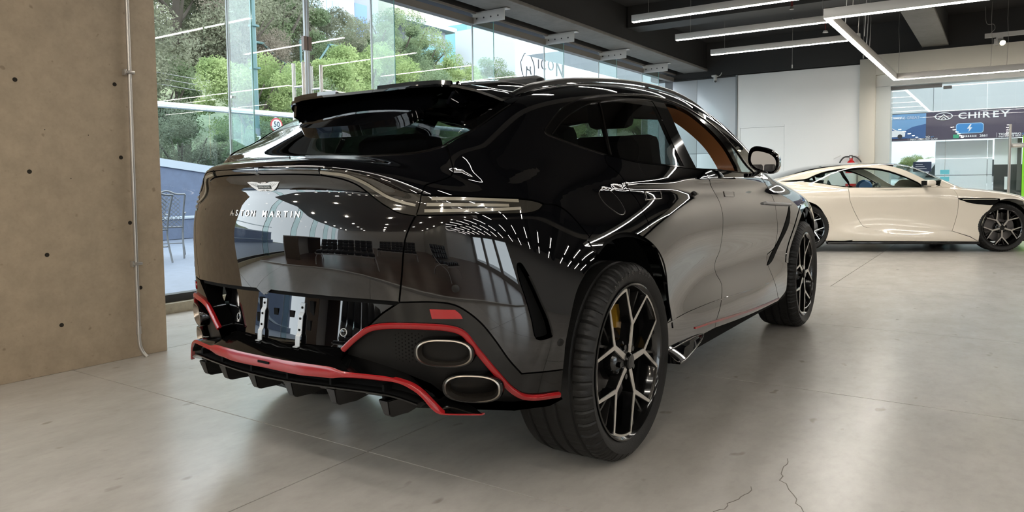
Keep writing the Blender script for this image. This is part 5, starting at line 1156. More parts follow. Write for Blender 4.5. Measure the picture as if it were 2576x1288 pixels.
bm = bmesh.new(); ring_ = [(.17*math.cos(t),.17*math.sin(t),0) for t in np.linspace(0,2*math.pi,28,endpoint=False)]; vs, fs = sweep_geo(ring_, circ(.016,8), closed=True); vv = [bm.verts.new(v) for v in vs]; [bm.faces.new([vv[i] for i in f]) for f in fs]; bm_box(bm,(-.16,-.03,-.01),(.16,.03,.01),.01); bm_obj('steering_rim', bm, CBLK, st, smooth=True)
# tan lining round the front windows: pillar and cant rail lining, sill of the door
def inner(P, off): 
    S, N = snap(P, (.9,0,.4), -off); return S
for s in (1,-1):
    a = inner(C_('win_f_t')[:], .02); cen = np.array([.0,1.25,1.2]); b = a + np.array([-.085,0,0]) + (cen-a)*[0,.10,.12]
    n = len(a); obj('pillar_lining', np.vstack([a,b])*[s,1,1], [(i,i+1,n+i+1,n+i) for i in range(n-1)], TAN, suv, smooth=True)
    a = inner(C_('win_f_b'), .015); b = a + [-.08,0,-.02]; c = a + [-.09,0,-.35]; n = len(a)
    obj('door_lining', np.vstack([a,b,c])*[s,1,1], [(r*n+i,r*n+i+1,(r+1)*n+i+1,(r+1)*n+i) for r in range(2) for i in range(n-1)], TAN, suv)
    a = inner(C_('door_top_r'), .02); c = a + [-.05,0,-.35]; n = len(a); obj('door_lining', np.vstack([a,c])*[s,1,1], [(i,i+1,n+i+1,n+i) for i in range(n-1)], CBLK, suv)
headl = sym(np.array([[0,1.85,1.5],[.55,1.80,1.45],[.60,1.2,1.5],[.60,.4,1.5],[.56,-.2,1.4],[0,-.22,1.45]]))
panel('headlining', catmull(headl,3,closed=True), (0,0,1), CBLK, suv, off=-.035, depth=.002, gap=0, res=.06)
# pillars inside and quarter lining, dark
for s in (1,-1):
    q = [(s*.70,-.30,1.22),(s*.66,-.42,1.27),(s*.60,-.30,1.36),(s*.66,-.12,1.38),(s*.76,-.12,1.22)]
    obj('pillar_trim', q, [(0,1,2,3,4)], CBLK, suv)
# ------------------------------------------------------------------ pale coupe: body surface in its own frame (x right, y front, z up, origin under the rear axle)
CSY=[-.8,0,.7,1.5,2.2,2.75,3.4]
CSZ=[.1,.2,.3,.4,.5,.6,.75,.85,.95,1.05]
CST=np.array([
[.80,.83,.85,.865,.875,.88,.88,.86,.82,.76],
[.93,.945,.957,.963,.97,.976,.975,.955,.90,.83],
[.94,.965,.958,.938,.925,.92,.935,.925,.885,.82],
[.95,.978,.955,.932,.918,.915,.93,.922,.885,.82],
[.95,.972,.957,.945,.94,.94,.945,.922,.865,.78],
[.92,.945,.962,.97,.975,.975,.962,.92,.83,.72],
[.78,.83,.86,.87,.87,.86,.83,.78,.70,.60]])
CS_=B2(CSY,CSZ,CST)
CBT=B1([-1.0,-.4,0,.6,1.5,2.0,2.3,2.6,2.9,3.2,3.5],[.96,1.0,.985,.965,.955,.975,.962,.935,.89,.80,.66])
CTC=B1([-1.2,-.9,-.5,-.233,.018,.452,.853,1.171,1.409,1.615,1.805,2.043,2.3,2.6],[.90,.96,1.05,1.14,1.225,1.305,1.33,1.335,1.325,1.293,1.219,1.10,.97,.82],d=.03)
CGZ=[.9,1.0,1.1,1.2,1.3,1.4]; CGY=[-.9,-.4,0,.5,1.0,1.5,2.0,2.4]
CGT=np.array([[.55,.50,.44,.38,.3,.2],[.72,.67,.60,.53,.45,.36],[.80,.755,.695,.62,.53,.42],[.85,.81,.755,.685,.59,.46],[.865,.828,.775,.705,.605,.47],[.86,.82,.765,.69,.585,.45],[.83,.785,.72,.64,.53,.4],[.78,.73,.66,.58,.48,.36]])
CG_=B2(CGY,CGZ,CGT)
def F2(P):
    x=np.abs(P[...,0]); y=P[...,1]; z=P[...,2]
    a=x-CS_(y,z); low=smax(a,z-(CBT(y)-.06*x**2),.12)
    low=smax(low,(-.95+.22*x**2+.12*(z-.6)**2)-y,.3); low=smax(low,y-(3.62-.45*x**2-.6*np.maximum(z-.5,0)**2),.3); low=smax(low,.12-z,.04)
    up=smax(x-CG_(y,z),(z-(CTC(y)-.10*x*x))*.85,.10); up=smax(up,.93-z,.02); up=smax(up,-.75-y,.1)
    return smin(low,up,.06)
CC={
'dlo_top':[[0.644,-0.299,1.055],[0.684,-0.163,1.063],[0.709,-0.017,1.074],[0.716,0.087,1.09],[0.7,0.182,1.133],[0.68,0.309,1.179],[0.665,0.48,1.217],[0.658,0.633,1.235],[0.656,0.784,1.244],[0.663,1.007,1.242],[0.695,1.22,1.207],[0.749,1.422,1.13],[0.784,1.556,1.064],[0.813,1.663,0.998],[0.836,1.683,0.948]],
'dlo_bot':[[0.836,1.683,0.948],[0.848,1.092,0.95],[0.838,0.651,0.955],[0.823,0.507,0.971],[0.801,0.364,0.995],[0.774,0.222,1.021],[0.748,0.078,1.035],[0.719,-0.066,1.043],[0.685,-0.209,1.046],[0.644,-0.299,1.055]],
'win_f':[[0.692,0.607,1.199],[0.681,0.701,1.217],[0.677,0.852,1.228],[0.684,1.015,1.222],[0.712,1.214,1.189],[0.759,1.418,1.115],[0.8,1.58,1.033],[0.826,1.665,0.971],[0.835,1.654,0.952],[0.846,1.092,0.956],[0.837,0.703,0.961],[0.798,0.663,1.042]],
'win_q':[[0.726,0.114,1.082],[0.708,0.21,1.128],[0.694,0.365,1.17],[0.687,0.541,1.2],[0.758,0.587,1.105],[0.833,0.653,0.968],[0.819,0.508,0.981],[0.797,0.365,1.004],[0.769,0.223,1.031],[0.751,0.145,1.047]],
'cant':[[0.38,-0.35,1.084],[0.506,-0.241,1.112],[0.595,-0.033,1.169],[0.602,0.21,1.225],[0.59,0.503,1.268],[0.563,0.74,1.291],[0.551,0.972,1.301],[0.583,1.156,1.291],[0.629,1.319,1.262],[0.683,1.477,1.208],[0.744,1.646,1.117],[0.784,1.777,1.038],[0.804,1.871,0.987],[0.814,1.926,0.96]],
'door_f':[[0.832,1.86,0.943],[0.829,2.064,0.933],[0.899,2.112,0.883],[0.931,2.134,0.816],[0.942,2.139,0.74],[0.935,2.138,0.588],[0.937,2.105,0.436],[0.954,2.062,0.304]],
'door_b':[[0.954,2.062,0.304],[0.95,1.792,0.312],[0.947,1.358,0.33],[0.943,0.994,0.348],[0.942,0.884,0.356]],
'door_r':[[0.942,0.884,0.356],[0.938,0.833,0.377],[0.93,0.791,0.426],[0.919,0.727,0.549],[0.932,0.661,0.689],[0.938,0.627,0.797],[0.84,0.636,0.949]],
'door_t':[[0.84,0.636,0.949],[0.85,1.091,0.945],[0.845,1.533,0.941],[0.832,1.86,0.943]],
'arch_r':[[0.976,0.068,0.733],[0.974,0.151,0.694],[0.966,0.229,0.616],[0.959,0.285,0.515],[0.958,0.316,0.414],[0.964,0.323,0.291],[0.954,0.287,0.163]],
'sill':[[0.954,0.287,0.163],[0.959,0.771,0.16],[0.971,1.498,0.157],[0.958,2.424,0.151]],
'arch_f':[[0.958,2.424,0.151],[0.968,2.429,0.225],[0.963,2.452,0.346],[0.967,2.496,0.497],[0.972,2.561,0.617],[0.973,2.604,0.682]],
'vent':[[0.939,2.146,0.781],[0.953,2.424,0.782],[0.959,2.698,0.771],[0.973,2.608,0.686],[0.966,2.463,0.69],[0.954,2.312,0.709],[0.946,2.215,0.743]],
'sillcr':[[0.965,0.546,0.26],[0.966,1.06,0.258],[0.968,1.641,0.257],[0.966,2.075,0.256]],
'handle':[[0.927,0.756,0.823],[0.923,0.934,0.822],[0.926,0.936,0.799],[0.931,0.758,0.799]],
'hoodl':[[0.814,1.926,0.96],[0.822,2.125,0.933],[0.782,2.363,0.921],[0.785,2.65,0.892],[0.862,2.826,0.854],[0.884,2.957,0.816],[0.893,3.052,0.77]],
'archtop':[[0.973,2.604,0.682],[0.968,2.673,0.737],[0.956,2.777,0.763],[0.94,2.899,0.765],[0.918,3.039,0.733]],
}
CREAMP = mat('ivory_gloss_paint', srgb(226,216,200), .12, coat=.8)
coupe = empty('coupe', (-.671,9.614,0), 'ivory white two-door coupe with a black roof at the far wall', 'car', None, math.radians(27.96-90))
cc_ = lambda k, n=5: catmull(CC[k], n)
P2 = lambda *a, **k: panel(*a, fn=F2, **k)
cant, hoodl = cc_('cant'), cc_('hoodl')
archR = np.array([(.97, .33*math.cos(t)*1.0, .36+.385*math.sin(t)) for t in np.linspace(math.radians(178), math.radians(80), 14)])
archT = cc_('archtop'); afr = np.array([(.93,3.04,.733),(.92,3.09,.62),(.91,3.10,.45),(.90,3.06,.22)])
cside = chain(cc_('door_r')[::-1][:0], [[.84,.636,.949]], cc_('dlo_bot')[10:], cc_('dlo_top'), [[.832,1.86,.943]], [[.814,1.926,.96]], cant[::-1], [[.30,-.45,1.07],[.35,-.62,1.0],[.55,-.80,.93],[.72,-.80,.80],[.78,-.72,.5],[.80,-.66,.30],[.86,-.42,.22],[.955,-.34,.30]], archR[1:], cc_('arch_r'), cc_('sill'), cc_('arch_f')[:0], [[.96,2.424,.24]], cc_('door_f')[::-1][:1], cc_('door_b'), cc_('door_r'))
side2 = chain(cc_('dlo_bot')[10:], cc_('dlo_top'), cc_('door_t')[::-1][:1], cant[::-1], [[.30,-.45,1.07],[.35,-.62,1.0],[.55,-.80,.93],[.72,-.80,.80],[.78,-.72,.5],[.80,-.66,.30],[.86,-.42,.22],[.955,-.34,.30]], archR[1:], cc_('arch_r'), cc_('sill')[:4], cc_('door_b')[::-1][-1:], cc_('door_r')[1:])
P2('body_side', side2, (.85,-.15,.42), CREAMP, coupe, mirror=True, res=.03)
P2('door', chain(cc_('door_t'), cc_('door_f'), cc_('door_b'), cc_('door_r')), (1,0,.1), CREAMP, coupe, mirror=True, res=.03)
ci = cc_('sill')
P2('sill_panel', chain(cc_('door_b')[::-1], cc_('door_f')[-1:], [[.95,2.3,.22],[.957,2.424,.152]], ci[::-1][1:-4]), (1,0,.1), CREAMP, coupe, mirror=True, res=.03)
fend = chain(cc_('door_f'), [[.95,2.3,.22],[.957,2.424,.152]], cc_('arch_f'), archT, afr[1:], [[.82,3.42,.22],[.80,3.46,.5],[.78,3.40,.62]], catmull([(.76,3.28,.70),(.83,3.1,.77),(.84,2.826,.862),(.785,2.65,.892),(.782,2.363,.921),(.82,2.125,.935)],3), [[.814,1.926,.96]])
P2('front_fender', fend, (.93,.1,.35), CREAMP, coupe, mirror=True, res=.03, holes=[catmull(CC['vent'],3,closed=True)])
P2('side_vent', catmull(CC['vent'],3,closed=True), (1,0,.1), DARK, coupe, off=-.015, depth=-.015, gap=0, mirror=True, res=.03)
for s in (1,-1): sweep('vent_strake', [(s*.952,2.20,.765),(s*.962,2.45,.766),(s*.962,2.66,.765)], rect(.008,.02), CREAMP, coupe, up=(s,0,0))
hd2 = sym(np.vstack([[[0,2.16,1.05]], catmull([(.4,2.1,1.03),(.74,1.98,.985),(.814,1.95,.955),(.82,2.125,.935),(.782,2.363,.921),(.785,2.65,.892),(.84,2.826,.862),(.83,3.1,.77),(.76,3.28,.70)],3), [[.45,3.45,.66],[0,3.52,.66]]]))
P2('bonnet', hd2, (0,.2,.98), CREAMP, coupe, res=.04)
P2('roof', sym(np.vstack([[[0,1.50,1.32]], [[.4,1.46,1.29],[.62,1.36,1.25]], cant[(cant[:,1] < 1.33)][::-1], [[.30,-.45,1.07],[0,-.47,1.06]]])), (0,0,1), PAINT, coupe, res=.04)
P2('windscreen', sym(np.vstack([[[0,1.52,1.31]], [[.4,1.48,1.28],[.64,1.38,1.24]], cant[(cant[:,1] > 1.40)], [[.74,1.98,.985],[.4,2.1,1.03],[0,2.14,1.05]]])), (0,.5,.86), CGLASS, coupe, res=.05)
P2('boot_lid', sym(np.array([[0,-.47,1.06],[.30,-.45,1.07],[.35,-.62,1.0],[.55,-.80,.93],[.3,-.9,.93],[0,-.93,.94]])), (0,-.4,.9), CREAMP, coupe, res=.05)
P2('rear_bumper', sym(np.array([[0,-.93,.92],[.3,-.9,.92],[.55,-.80,.92],[.72,-.80,.80],[.78,-.72,.5],[.80,-.66,.30],[.4,-.86,.2],[0,-.9,.2]])), (0,-1,0), CREAMP, coupe, res=.05)
P2('front_bumper', sym(np.array([[0,3.55,.64],[.45,3.48,.64],[.76,3.30,.68],[.80,3.44,.5],[.82,3.42,.22],[.4,3.55,.16],[0,3.6,.16]])), (0,1,0), CREAMP, coupe, res=.05)
wf2 = chain(cc_('dlo_top'), cc_('dlo_bot')); h1, h2 = catmull(CC['win_f'],3,closed=True), catmull(CC['win_q'],3,closed=True)
P2('window_frame', wf2, (.9,0,.45), TRIM, coupe, off=-.002, depth=.015, gap=.001, holes=[h1,h2], mirror=True, res=.04)
P2('door_glass', h1, (.9,0,.45), CGLASS, coupe, off=-.006, depth=.003, gap=0, mirror=True, res=.05); P2('quarter_glass', h2, (.9,0,.45), CGLASS, coupe, off=-.006, depth=.003, gap=0, mirror=True, res=.05)
P2('door_handle', chain(*[catmull([CC['handle'][i], CC['handle'][(i+1) % 4]],4) for i in range(4)]), (1,0,.1), CREAMP, coupe, off=.003, depth=.004, gap=0, mirror=True, res=.02)
for s in (1,-1):
    box('sill_blade', (s*.90,.31,.115), (s*.985,2.43,.15), TRIM, coupe, .006)
    m_ = empty('door_mirror', (s*.93,1.70,1.0), parent=coupe); bm = bmesh.new(); bm_box(bm, (-.02 if s > 0 else -.17,-.06,-.035), (.17 if s > 0 else .02,.07,.05), .035, 3); bm_obj('mirror_shell', bm, CREAMP, m_, smooth=True, angle=40); bm = bmesh.new(); bm_box(bm, (-.10,-.03,-.045), (.10,.03,-.02), .008); bm_obj('mirror_arm', bm, TRIM, m_)
    box('mirror_face', (-.01 if s > 0 else -.155,-.066,-.025), (.155 if s > 0 else .01,-.061,.04), DARK, m_)
CW = .352
for y, w_ in ((0,.305),(2.745,.275)):
    for s in (1,-1):
        wheel('rear_wheel' if y == 0 else 'front_wheel', (s*.968,y,CW), w_, CW, -90-36, coupe, rim=.268, mirror=s < 0, pitch=30, coupe=True)
        vs = []; fs = []; n = 16
        for i in range(n+1):
            t = math.pi*(-.1+1.2*i/n)
            for x in (.955,.62): vs.append((s*x, y+.385*math.cos(t), .36+.385*math.sin(t)))
        for i in range(n): fs.append((2*i,2*i+1,2*i+3,2*i+2))
        fs.append(tuple(2*i+1 for i in range(n+1))); obj('wheel_housing', vs, fs, DARK, coupe)
bm = bmesh.new(); bm_box(bm, (-.62,-.7,.13), (.62,3.3,.40)); bm_box(bm, (-.92,.42,.13), (.92,2.35,.35)); bm_obj('underbody', bm, DARK, coupe)
box('cabin_floor', (-.78,-.1,.40), (.78,2.0,.50), CBLK, coupe); box('dashboard', (-.75,1.62,.70), (.75,1.95,.93), mat('grey_leather', (.30,.30,.26), .5), coupe, .04); box('rear_shelf', (-.65,-.4,.80), (.65,.15,.86), CBLK, coupe)
TEALL = mat('dark_teal_leather', (.05,.09,.10), .5)
for x in (-.36,.36):
    sx_ = seat(x,.78,.50,coupe,TEALL); sx_.location.z = .22
st2 = empty('steering_wheel', (-.36,1.45,.84), parent=coupe); st2.rotation_euler = (math.radians(68),0,0)
bm = bmesh.new(); vs, fs = sweep_geo([(.18*math.cos(t),.17*math.sin(t),0) for t in np.linspace(0,2*math.pi,28,endpoint=False)], circ(.017,8), closed=True); vv = [bm.verts.new(v) for v in vs]; [bm.faces.new([vv[i] for i in f]) for f in fs]; bm_box(bm,(-.16,-.03,-.01),(.16,.03,.01),.01); bm_obj('steering_rim', bm, mat('grey_leather'), st2, smooth=True)
lathe('steering_cover', [(0,-.05),(.10,-.04),(.13,0),(.10,.04),(0,.05)], mat('blue_film', srgb(100,150,215), .3), coupe, 20, 'x', loc=(-.36,1.30,.93))
sweep('door_lining', [(.80,.70,.90),(.80,1.2,.90),(.79,1.62,.90)], rect(.10,.02), mat('grey_leather'), coupe, up=(0,0,1)); sweep('door_lining', [(-.80,.70,.90),(-.80,1.2,.90),(-.79,1.62,.90)], rect(.10,.02), mat('grey_leather'), coupe, up=(0,0,1))
sweep('seat_belt', [(.66,.42,1.17),(.70,.36,1.06),(.74,.33,.98)], rect(.05,.006), mat('pale_belt', (.62,.60,.56), .6), coupe, up=(1,0,0))
# ------------------------------------------------------------------ terrace in front of the glass
TERR = concrete('terrace_concrete', (.115,.138,.18), .06, .6, 1.)
structure(box('floor_terrace', (-12.6,-12,-.35), (-3.92,30,-.01), TERR))
PARA = concrete('parapet_render', (.10,.13,.20), .05, .7, .8)
pw = structure(obj('wall_parapet', [(-11.9,-12,0),(-11.9,30,0),(-11.9,30,1.15),(-11.9,12,1.30),(-11.9,6.7,1.46),(-11.9,5.4,1.63),(-11.9,-12,1.75),(-12.2,-12,-4),(-12.2,30,-4),(-12.2,30,1.15),(-12.2,12,1.30),(-12.2,6.7,1.46),(-12.2,5.4,1.63),(-12.2,-12,1.75)],
    [(0,1,2,3,4,5,6),(13,12,11,10,9,8,7),(6,5,12,13),(5,4,11,12),(4,3,10,11),(3,2,9,10)], PARA))
COP = mat('coping_pale', (.34,.39,.44), .6)
sweep('coping', [(-12.05,-12,1.70),(-12.05,5.4,1.58),(-12.05,6.7,1.41),(-12.05,12,1.25),(-12.05,30,1.10)], rect(.36,.16), COP, pw, smooth=False)
box('ledge', (-11.9,-12,0), (-11.55,30,.40), PARA, pw); box('ledge_top', (-11.9,-12,.40), (-11.53,30,.44), COP, pw)
bal = empty('balustrade', (-12.05,5,1.2), 'glass balustrade with a thick pale tube handrail on the parapet', 'railing')
cyl('handrail', (0,-17,1.52), (0,25,1.52), .065, mat('pale_rail', (.50,.56,.58), .35), bal)
BG = thin_glass('balustrade_glass', (.72,.86,.90), 1.5, 1.6)
for k in range(-6,10): obj('glass_panel', [(0,k*1.9+.01,.2),(0,k*1.9+1.89,.2),(0,k*1.9+1.89,1.45),(0,k*1.9+.01,1.45)], [(0,1,2,3)], BG, bal)
# lattice garden chairs
IRON = mat('grey_cast_iron', (.12,.13,.14), .45)
def garden_chair(loc, rz, label):
    c = empty('garden_chair', loc, label, 'chair', 'garden chairs on the terrace', rz)
    for s in (-1,1):
        tube('back_leg', catmull([(s*.21,-.34,0),(s*.205,-.24,.30),(s*.21,-.22,.45),(s*.225,-.27,.72),(s*.25,-.33,.95)],5), .014, IRON, c, 8)
        tube('front_leg', catmull([(s*.24,.26,0),(s*.215,.22,.25),(s*.22,.20,.43),(s*.24,.17,.63)],5), .014, IRON, c, 8)
        sweep('armrest', catmull([(s*.225,-.25,.66),(s*.25,-.05,.67),(s*.25,.20,.65),(s*.24,.25,.63)],5), rect(.035,.016), IRON, c)
        tube('side_stretcher', [(s*.206,-.23,.22),(s*.22,.22,.22)], .009, IRON, c, 6)
    tube('top_rail', catmull([(-.25,-.33,.95),(-.13,-.335,.955),(0,-.335,1.0),(.13,-.335,.955),(.25,-.33,.95)],5), .014, IRON, c, 8)
    tube('lower_rail', [(-.21,-.225,.46),(.21,-.225,.46)], .012, IRON, c, 8); tube('front_rail', [(-.22,.20,.44),(.22,.20,.44)], .012, IRON, c, 8); tube('rear_stretcher', [(-.206,-.24,.22),(.206,-.24,.22)], .009, IRON, c, 6)
    for k in range(-4,9):
        for s in (-1,1):
            pts = []
            for t in np.linspace(0,1,9):
                u_, v_ = (k*.06-.12+s*(t-.5)*.5)+(0 if s > 0 else .0), .47+t*.50
                lim = .21+.03*t
                if abs(u_) < lim and v_ < .96+.03*math.cos(u_*8): pts.append((u_,-.225-.105*t**1.3,v_))
            if len(pts) > 2: tube('lattice_bar', pts, .0045, IRON, c, 5)
    for k in range(9): tube('seat_slat', [(-.215+.054*k,-.22,.45),(-.215+.054*k,.20,.45)], .006, IRON, c, 5)
    return c
garden_chair((-8.30,3.62,0), math.radians(60), 'grey lattice-back garden chair, the fuller seen one behind the glass')
garden_chair((-7.85,3.02,0), math.radians(85), 'grey lattice-back garden chair half hidden by the brown wall edge')
# ------------------------------------------------------------------ hillside, trees
HILL = mat('hillside_soil', (.10,.12,.06), .9, noise=(.5,.5))
hv = []; hf = []
for i in range(25):
    for j in range(41):
        x = -13-3.2*i; y = -30+4*j; z = -4 if i < 2 else -3.0+.30*(i-1)**1.35+.8*math.sin(.35*j+i*.7)+.3*math.sin(1.3*j)
        hv.append((x, y, z+ (4.5*sst(30,60,y) if i > 6 else 0)))
for i in range(24):
    for j in range(40): hf.append((i*41+j,i*41+j+1,(i+1)*41+j+1,(i+1)*41+j))
structure(obj('ground_hillside', hv, hf, HILL, smooth=True))
def leaf_mat(name, c0, c1):
    if name in MATS: return MATS[name]
    m = bpy.data.materials.new(name); m.use_nodes = True; nt = m.node_tree; nt.nodes.clear()
    o = nt.nodes.new('ShaderNodeOutputMaterial'); d = nt.nodes.new('ShaderNodeBsdfDiffuse'); t = nt.nodes.new('ShaderNodeBsdfTranslucent'); x = nt.nodes.new('ShaderNodeMixShader'); x.inputs[0].default_value = .4
    tc = nt.nodes.new('ShaderNodeTexCoord'); n = nt.nodes.new('ShaderNodeTexNoise'); n.inputs['Scale'].default_value = 1.3; n.inputs['Detail'].default_value = 8
    r = nt.nodes.new('ShaderNodeValToRGB'); r.color_ramp.elements[0].position = .35; r.color_ramp.elements[1].position = .65; r.color_ramp.elements[0].color = (*c0,1); r.color_ramp.elements[1].color = (*c1,1)
    nt.links.new(tc.outputs['Object'], n.inputs['Vector']); nt.links.new(n.outputs[0], r.inputs[0]); nt.links.new(r.outputs[0], d.inputs[0]); nt.links.new(r.outputs[0], t.inputs[0])
    nt.links.new(d.outputs[0], x.inputs[1]); nt.links.new(t.outputs[0], x.inputs[2]); nt.links.new(x.outputs[0], o.inputs[0]); MATS[name] = m; return m
def foliage_mesh(name, m, seed, n_blob=30, n_leaf=30000, leaf=.085, spread=1.):
    """crown of radius about 1 made of leaf clusters"""
    rg = np.random.default_rng(seed); cs = []
    while len(cs) < n_blob:
        p = rg.uniform(-1,1,3)*[.86,.86,.80]
        if np.linalg.norm(p/[.86,.86,.80]) < 1: cs.append((p, rg.uniform(.14,.32)))
    per = n_leaf//n_blob; P = []
    for c, r in cs:
        d = rg.normal(size=(per,3)); d /= np.linalg.norm(d,axis=1)[:,None]; rad = r*rg.uniform(.25,1.12,per)**.6; P.append(c+d*rad[:,None]*[1,1,.85])
    P = np.vstack(P); N = len(P); a = rg.normal(size=(N,3)); a /= np.linalg.norm(a,axis=1)[:,None]; b = np.cross(a, rg.normal(size=(N,3))); b /= np.linalg.norm(b,axis=1)[:,None]
    sz = leaf*rg.uniform(.6,1.3,N)[:,None]; V = np.stack([P+a*sz, P+b*sz*.45, P-a*sz, P-b*sz*.45],1).reshape(-1,3)
    return make_mesh(name, V, np.arange(N*4).reshape(-1,4), m)
LM = [leaf_mat('leaf_olive', (.13,.14,.105), (.28,.29,.20)), leaf_mat('leaf_bright', (.17,.24,.095), (.36,.43,.20)), leaf_mat('leaf_mid', (.14,.19,.115), (.28,.34,.19)), leaf_mat('leaf_brown', (.19,.165,.135), (.32,.28,.22))]  # leaf colours paled and greyed to carry the outdoor haze
FM = [[foliage_mesh('foliage', LM[k], 10*k+q, leaf=(.020,.024,.022,.018)[k]) for q in range(2)] for k in range(4)]
BARK = mat('tree_bark', (.09,.075,.06), .9)
def trunk_mesh(seed):
    rg = np.random.default_rng(seed); bm = bmesh.new()
    def add(pts, r0, r1):
        sc = np.linspace(r0, r1, len(pts)); vs, fs = sweep_geo(pts, circ(1,6), up=(1,.01,0), scale=sc); vv = [bm.verts.new(v) for v in vs]; [bm.faces.new([vv[i] for i in f]) for f in fs]
    add(catmull([(0,0,-2.6),(.03,.02,-1.4),(-.02,.03,-.5),(.02,0,.1)],4), .075, .045)
    for k in range(7):
        a = rg.uniform(0,6.28); e = np.array([.6*math.cos(a),.6*math.sin(a),rg.uniform(.1,.6)]); s0 = np.array([0,0,rg.uniform(-.9,-.1)]); add(catmull([s0, s0*.5+e*.45+[0,0,-.06], e],4), .030, .010)
    me = bpy.data.meshes.new('trunk'); bm.to_mesh(me); bm.free(); me.materials.append(BARK); return me
TM = [trunk_mesh(3), trunk_mesh(8)]
def tree(kind, x, y, z, r, label, group, h=None):
    t = empty('tree', (x,y,z-2.6*r*.9), label, 'tree', group)
    f = bpy.data.objects.new('foliage', FM[kind][int(abs(x*7+y*3)) % 2]); link(f, t); f.location = (0,0,2.6*r*.9); f.scale = (r, r, r*(h or .95)); f.rotation_euler = (0,0,(x*1.7+y*2.3) % 6.28); f['kind'] = 'stuff'
    k = bpy.data.objects.new('trunk', TM[int(abs(y)) % 2]); link(k, t); k.location = (0,0,2.6*r*.9); k.scale = (r,r,r); k.rotation_euler = (0,0,y % 6.28)
    return t
names = ['dark olive-green tree','bright green tree','mid-green bushy tree','brownish dry-leaved tree']
TREES = []
place = ['standing behind the brown wall edge','left of the glass door','seen through the double glass door','right of the door handles','above the roof of the black SUV','beside the white billboard','near the far end of the window front']
rg = np.random.default_rng(5)
spots = [ # kind, x, y, z crown centre, radius
 (2,-15.2,6.3,2.0,1.5),(0,-15.6,8.4,1.9,1.5),(1,-16.5,11.2,3.6,1.7),(2,-15.0,9.9,1.9,1.2),(2,-17.5,13.2,3.2,1.9),(1,-18,15.6,4.0,2.0),(2,-17,16.6,2.4,1.7),(1,-19,18.6,4.9,2.2),(1,-18,20.5,3.4,1.9),(2,-19,22.8,4.2,2.1),(3,-20.5,24.4,3.4,1.6),(1,-20,26.2,4.6,1.8),(2,-20,29.0,4.0,2.2),(2,-21,32.0,4.4,2.2),(1,-21,36.0,4.6,2.3),(2,-22,41.0,5.0,2.6),(1,-24,50,6.6,2.6),(2,-24,62,6.5,3.0),(1,-24,57,5.5,2.2),
 (0,-22,9.5,5.6,3.0),(2,-23,12.0,3.6,2.6),(0,-24,13.6,8.0,3.2),(3,-23,15.6,6.6,2.4),(0,-26,17.8,9.2,3.6),(3,-25,19.4,5.6,2.4),(2,-28,21.6,9.6,3.6),(0,-29,25.2,9.0,3.0),(2,-27,23.4,6.0,2.6),(2,-30,29.5,8.6,2.6),(2,-31,33.6,9.6,3.2),(3,-30,36.4,7.2,2.4),(1,-31,39.5,8.0,2.6),(2,-31,43.5,8.4,2.6),
 (0,-31,14,11,4.2),(0,-34,20,12.2,4.4),(2,-35,26,12.5,4.0),(0,-38,31,10.5,3.0),(2,-38,44,11,3.2),(0,-40,57,12,3.6),(2,-40,66,12,4.),(0,-30,6,8.5,4.),(2,-24,4,4.5,3.4)]
cnt_ = {}
for i, (k, x, y, z, r) in enumerate(spots):
    kk = (y+2.59)/(2.165-x); pl = place[0] if kk < .62 else place[1] if kk < .74 else place[2] if kk < .86 else place[3] if kk < 1.0 else place[4] if kk < 1.45 else place[5] if kk < 1.7 else place[6]
    dist = 'low near' if z < 2.6 else 'near' if x > -20.8 else 'middle-distance' if x > -29.5 else 'far uphill'
    lb_ = f'{dist} {names[k]} {pl}'; n0 = cnt_.get(lb_, 0); cnt_[lb_] = n0+1
    if n0: lb_ = f'{dist} {names[k]} {pl}, ' + ('slightly larger one' if n0 == 1 else 'third such one')
    tree(k, x, y, z, r, lb_, 'trees outside the glass front')
# ------------------------------------------------------------------ street furniture
TEAL = mat('teal_pole_paint', srgb(74,104,104), .5)
lp = empty('lamp_post', (-14.2,9.72,-4), 'tall teal utility pole standing left of the glass door', 'pole')
cyl('pole_shaft', (0,0,5.9), (-.06,-.03,14), .085, TEAL, lp, r1=.065); cyl('pole_base', (0,0,0), (0,0,6.55), .088, mat('pole_dark_band', (.16,.19,.22), .6), lp); cyl('white_poster', (0,0,5.2), (0,0,6.35), .093, mat('poster_white', (.72,.74,.75), .7), lp)
for z in (8.1,9.2,10.1,10.9): box('pole_clamp', (-.10,-.10,z), (.10,.10,z+.05), TEAL, lp)
l2 = empty('lamp_post', (-22,17.85,-4), 'double-armed teal street lamp behind the glass door', 'street lamp')
cyl('pole_shaft', (0,0,0), (0,0,11.0), .075, TEAL, l2, r1=.05)
for s, e, hgt in ((-1,1.85,10.55),(1,1.55,11.0)):
    tube('lamp_arm', [(0,0,9.3),(0,s*.55,9.75),(0,s*e,hgt)], .045, TEAL, l2, 8); box('lamp_head', (-.10,s*e-.05 if s > 0 else -e-.5,hgt-.03), (.10,e+.5 if s > 0 else -e+.05,hgt+.06), TEAL, l2, .02)
sg = empty('road_sign', (-14.0,10.2,-4), 'round 50 speed limit sign above a prohibition sign', 'road sign')
cyl('sign_post', (-.04,0,0), (-.04,0,6.9), .03, mat('zinc_post', (.4,.41,.42), .5, metal=.5), sg)
SR, SW = mat('sign_red', srgb(196,60,62), .5), mat('sign_white', (.72,.72,.74), .5)
sb = mat('sign_black', (.05,.05,.06), .6)
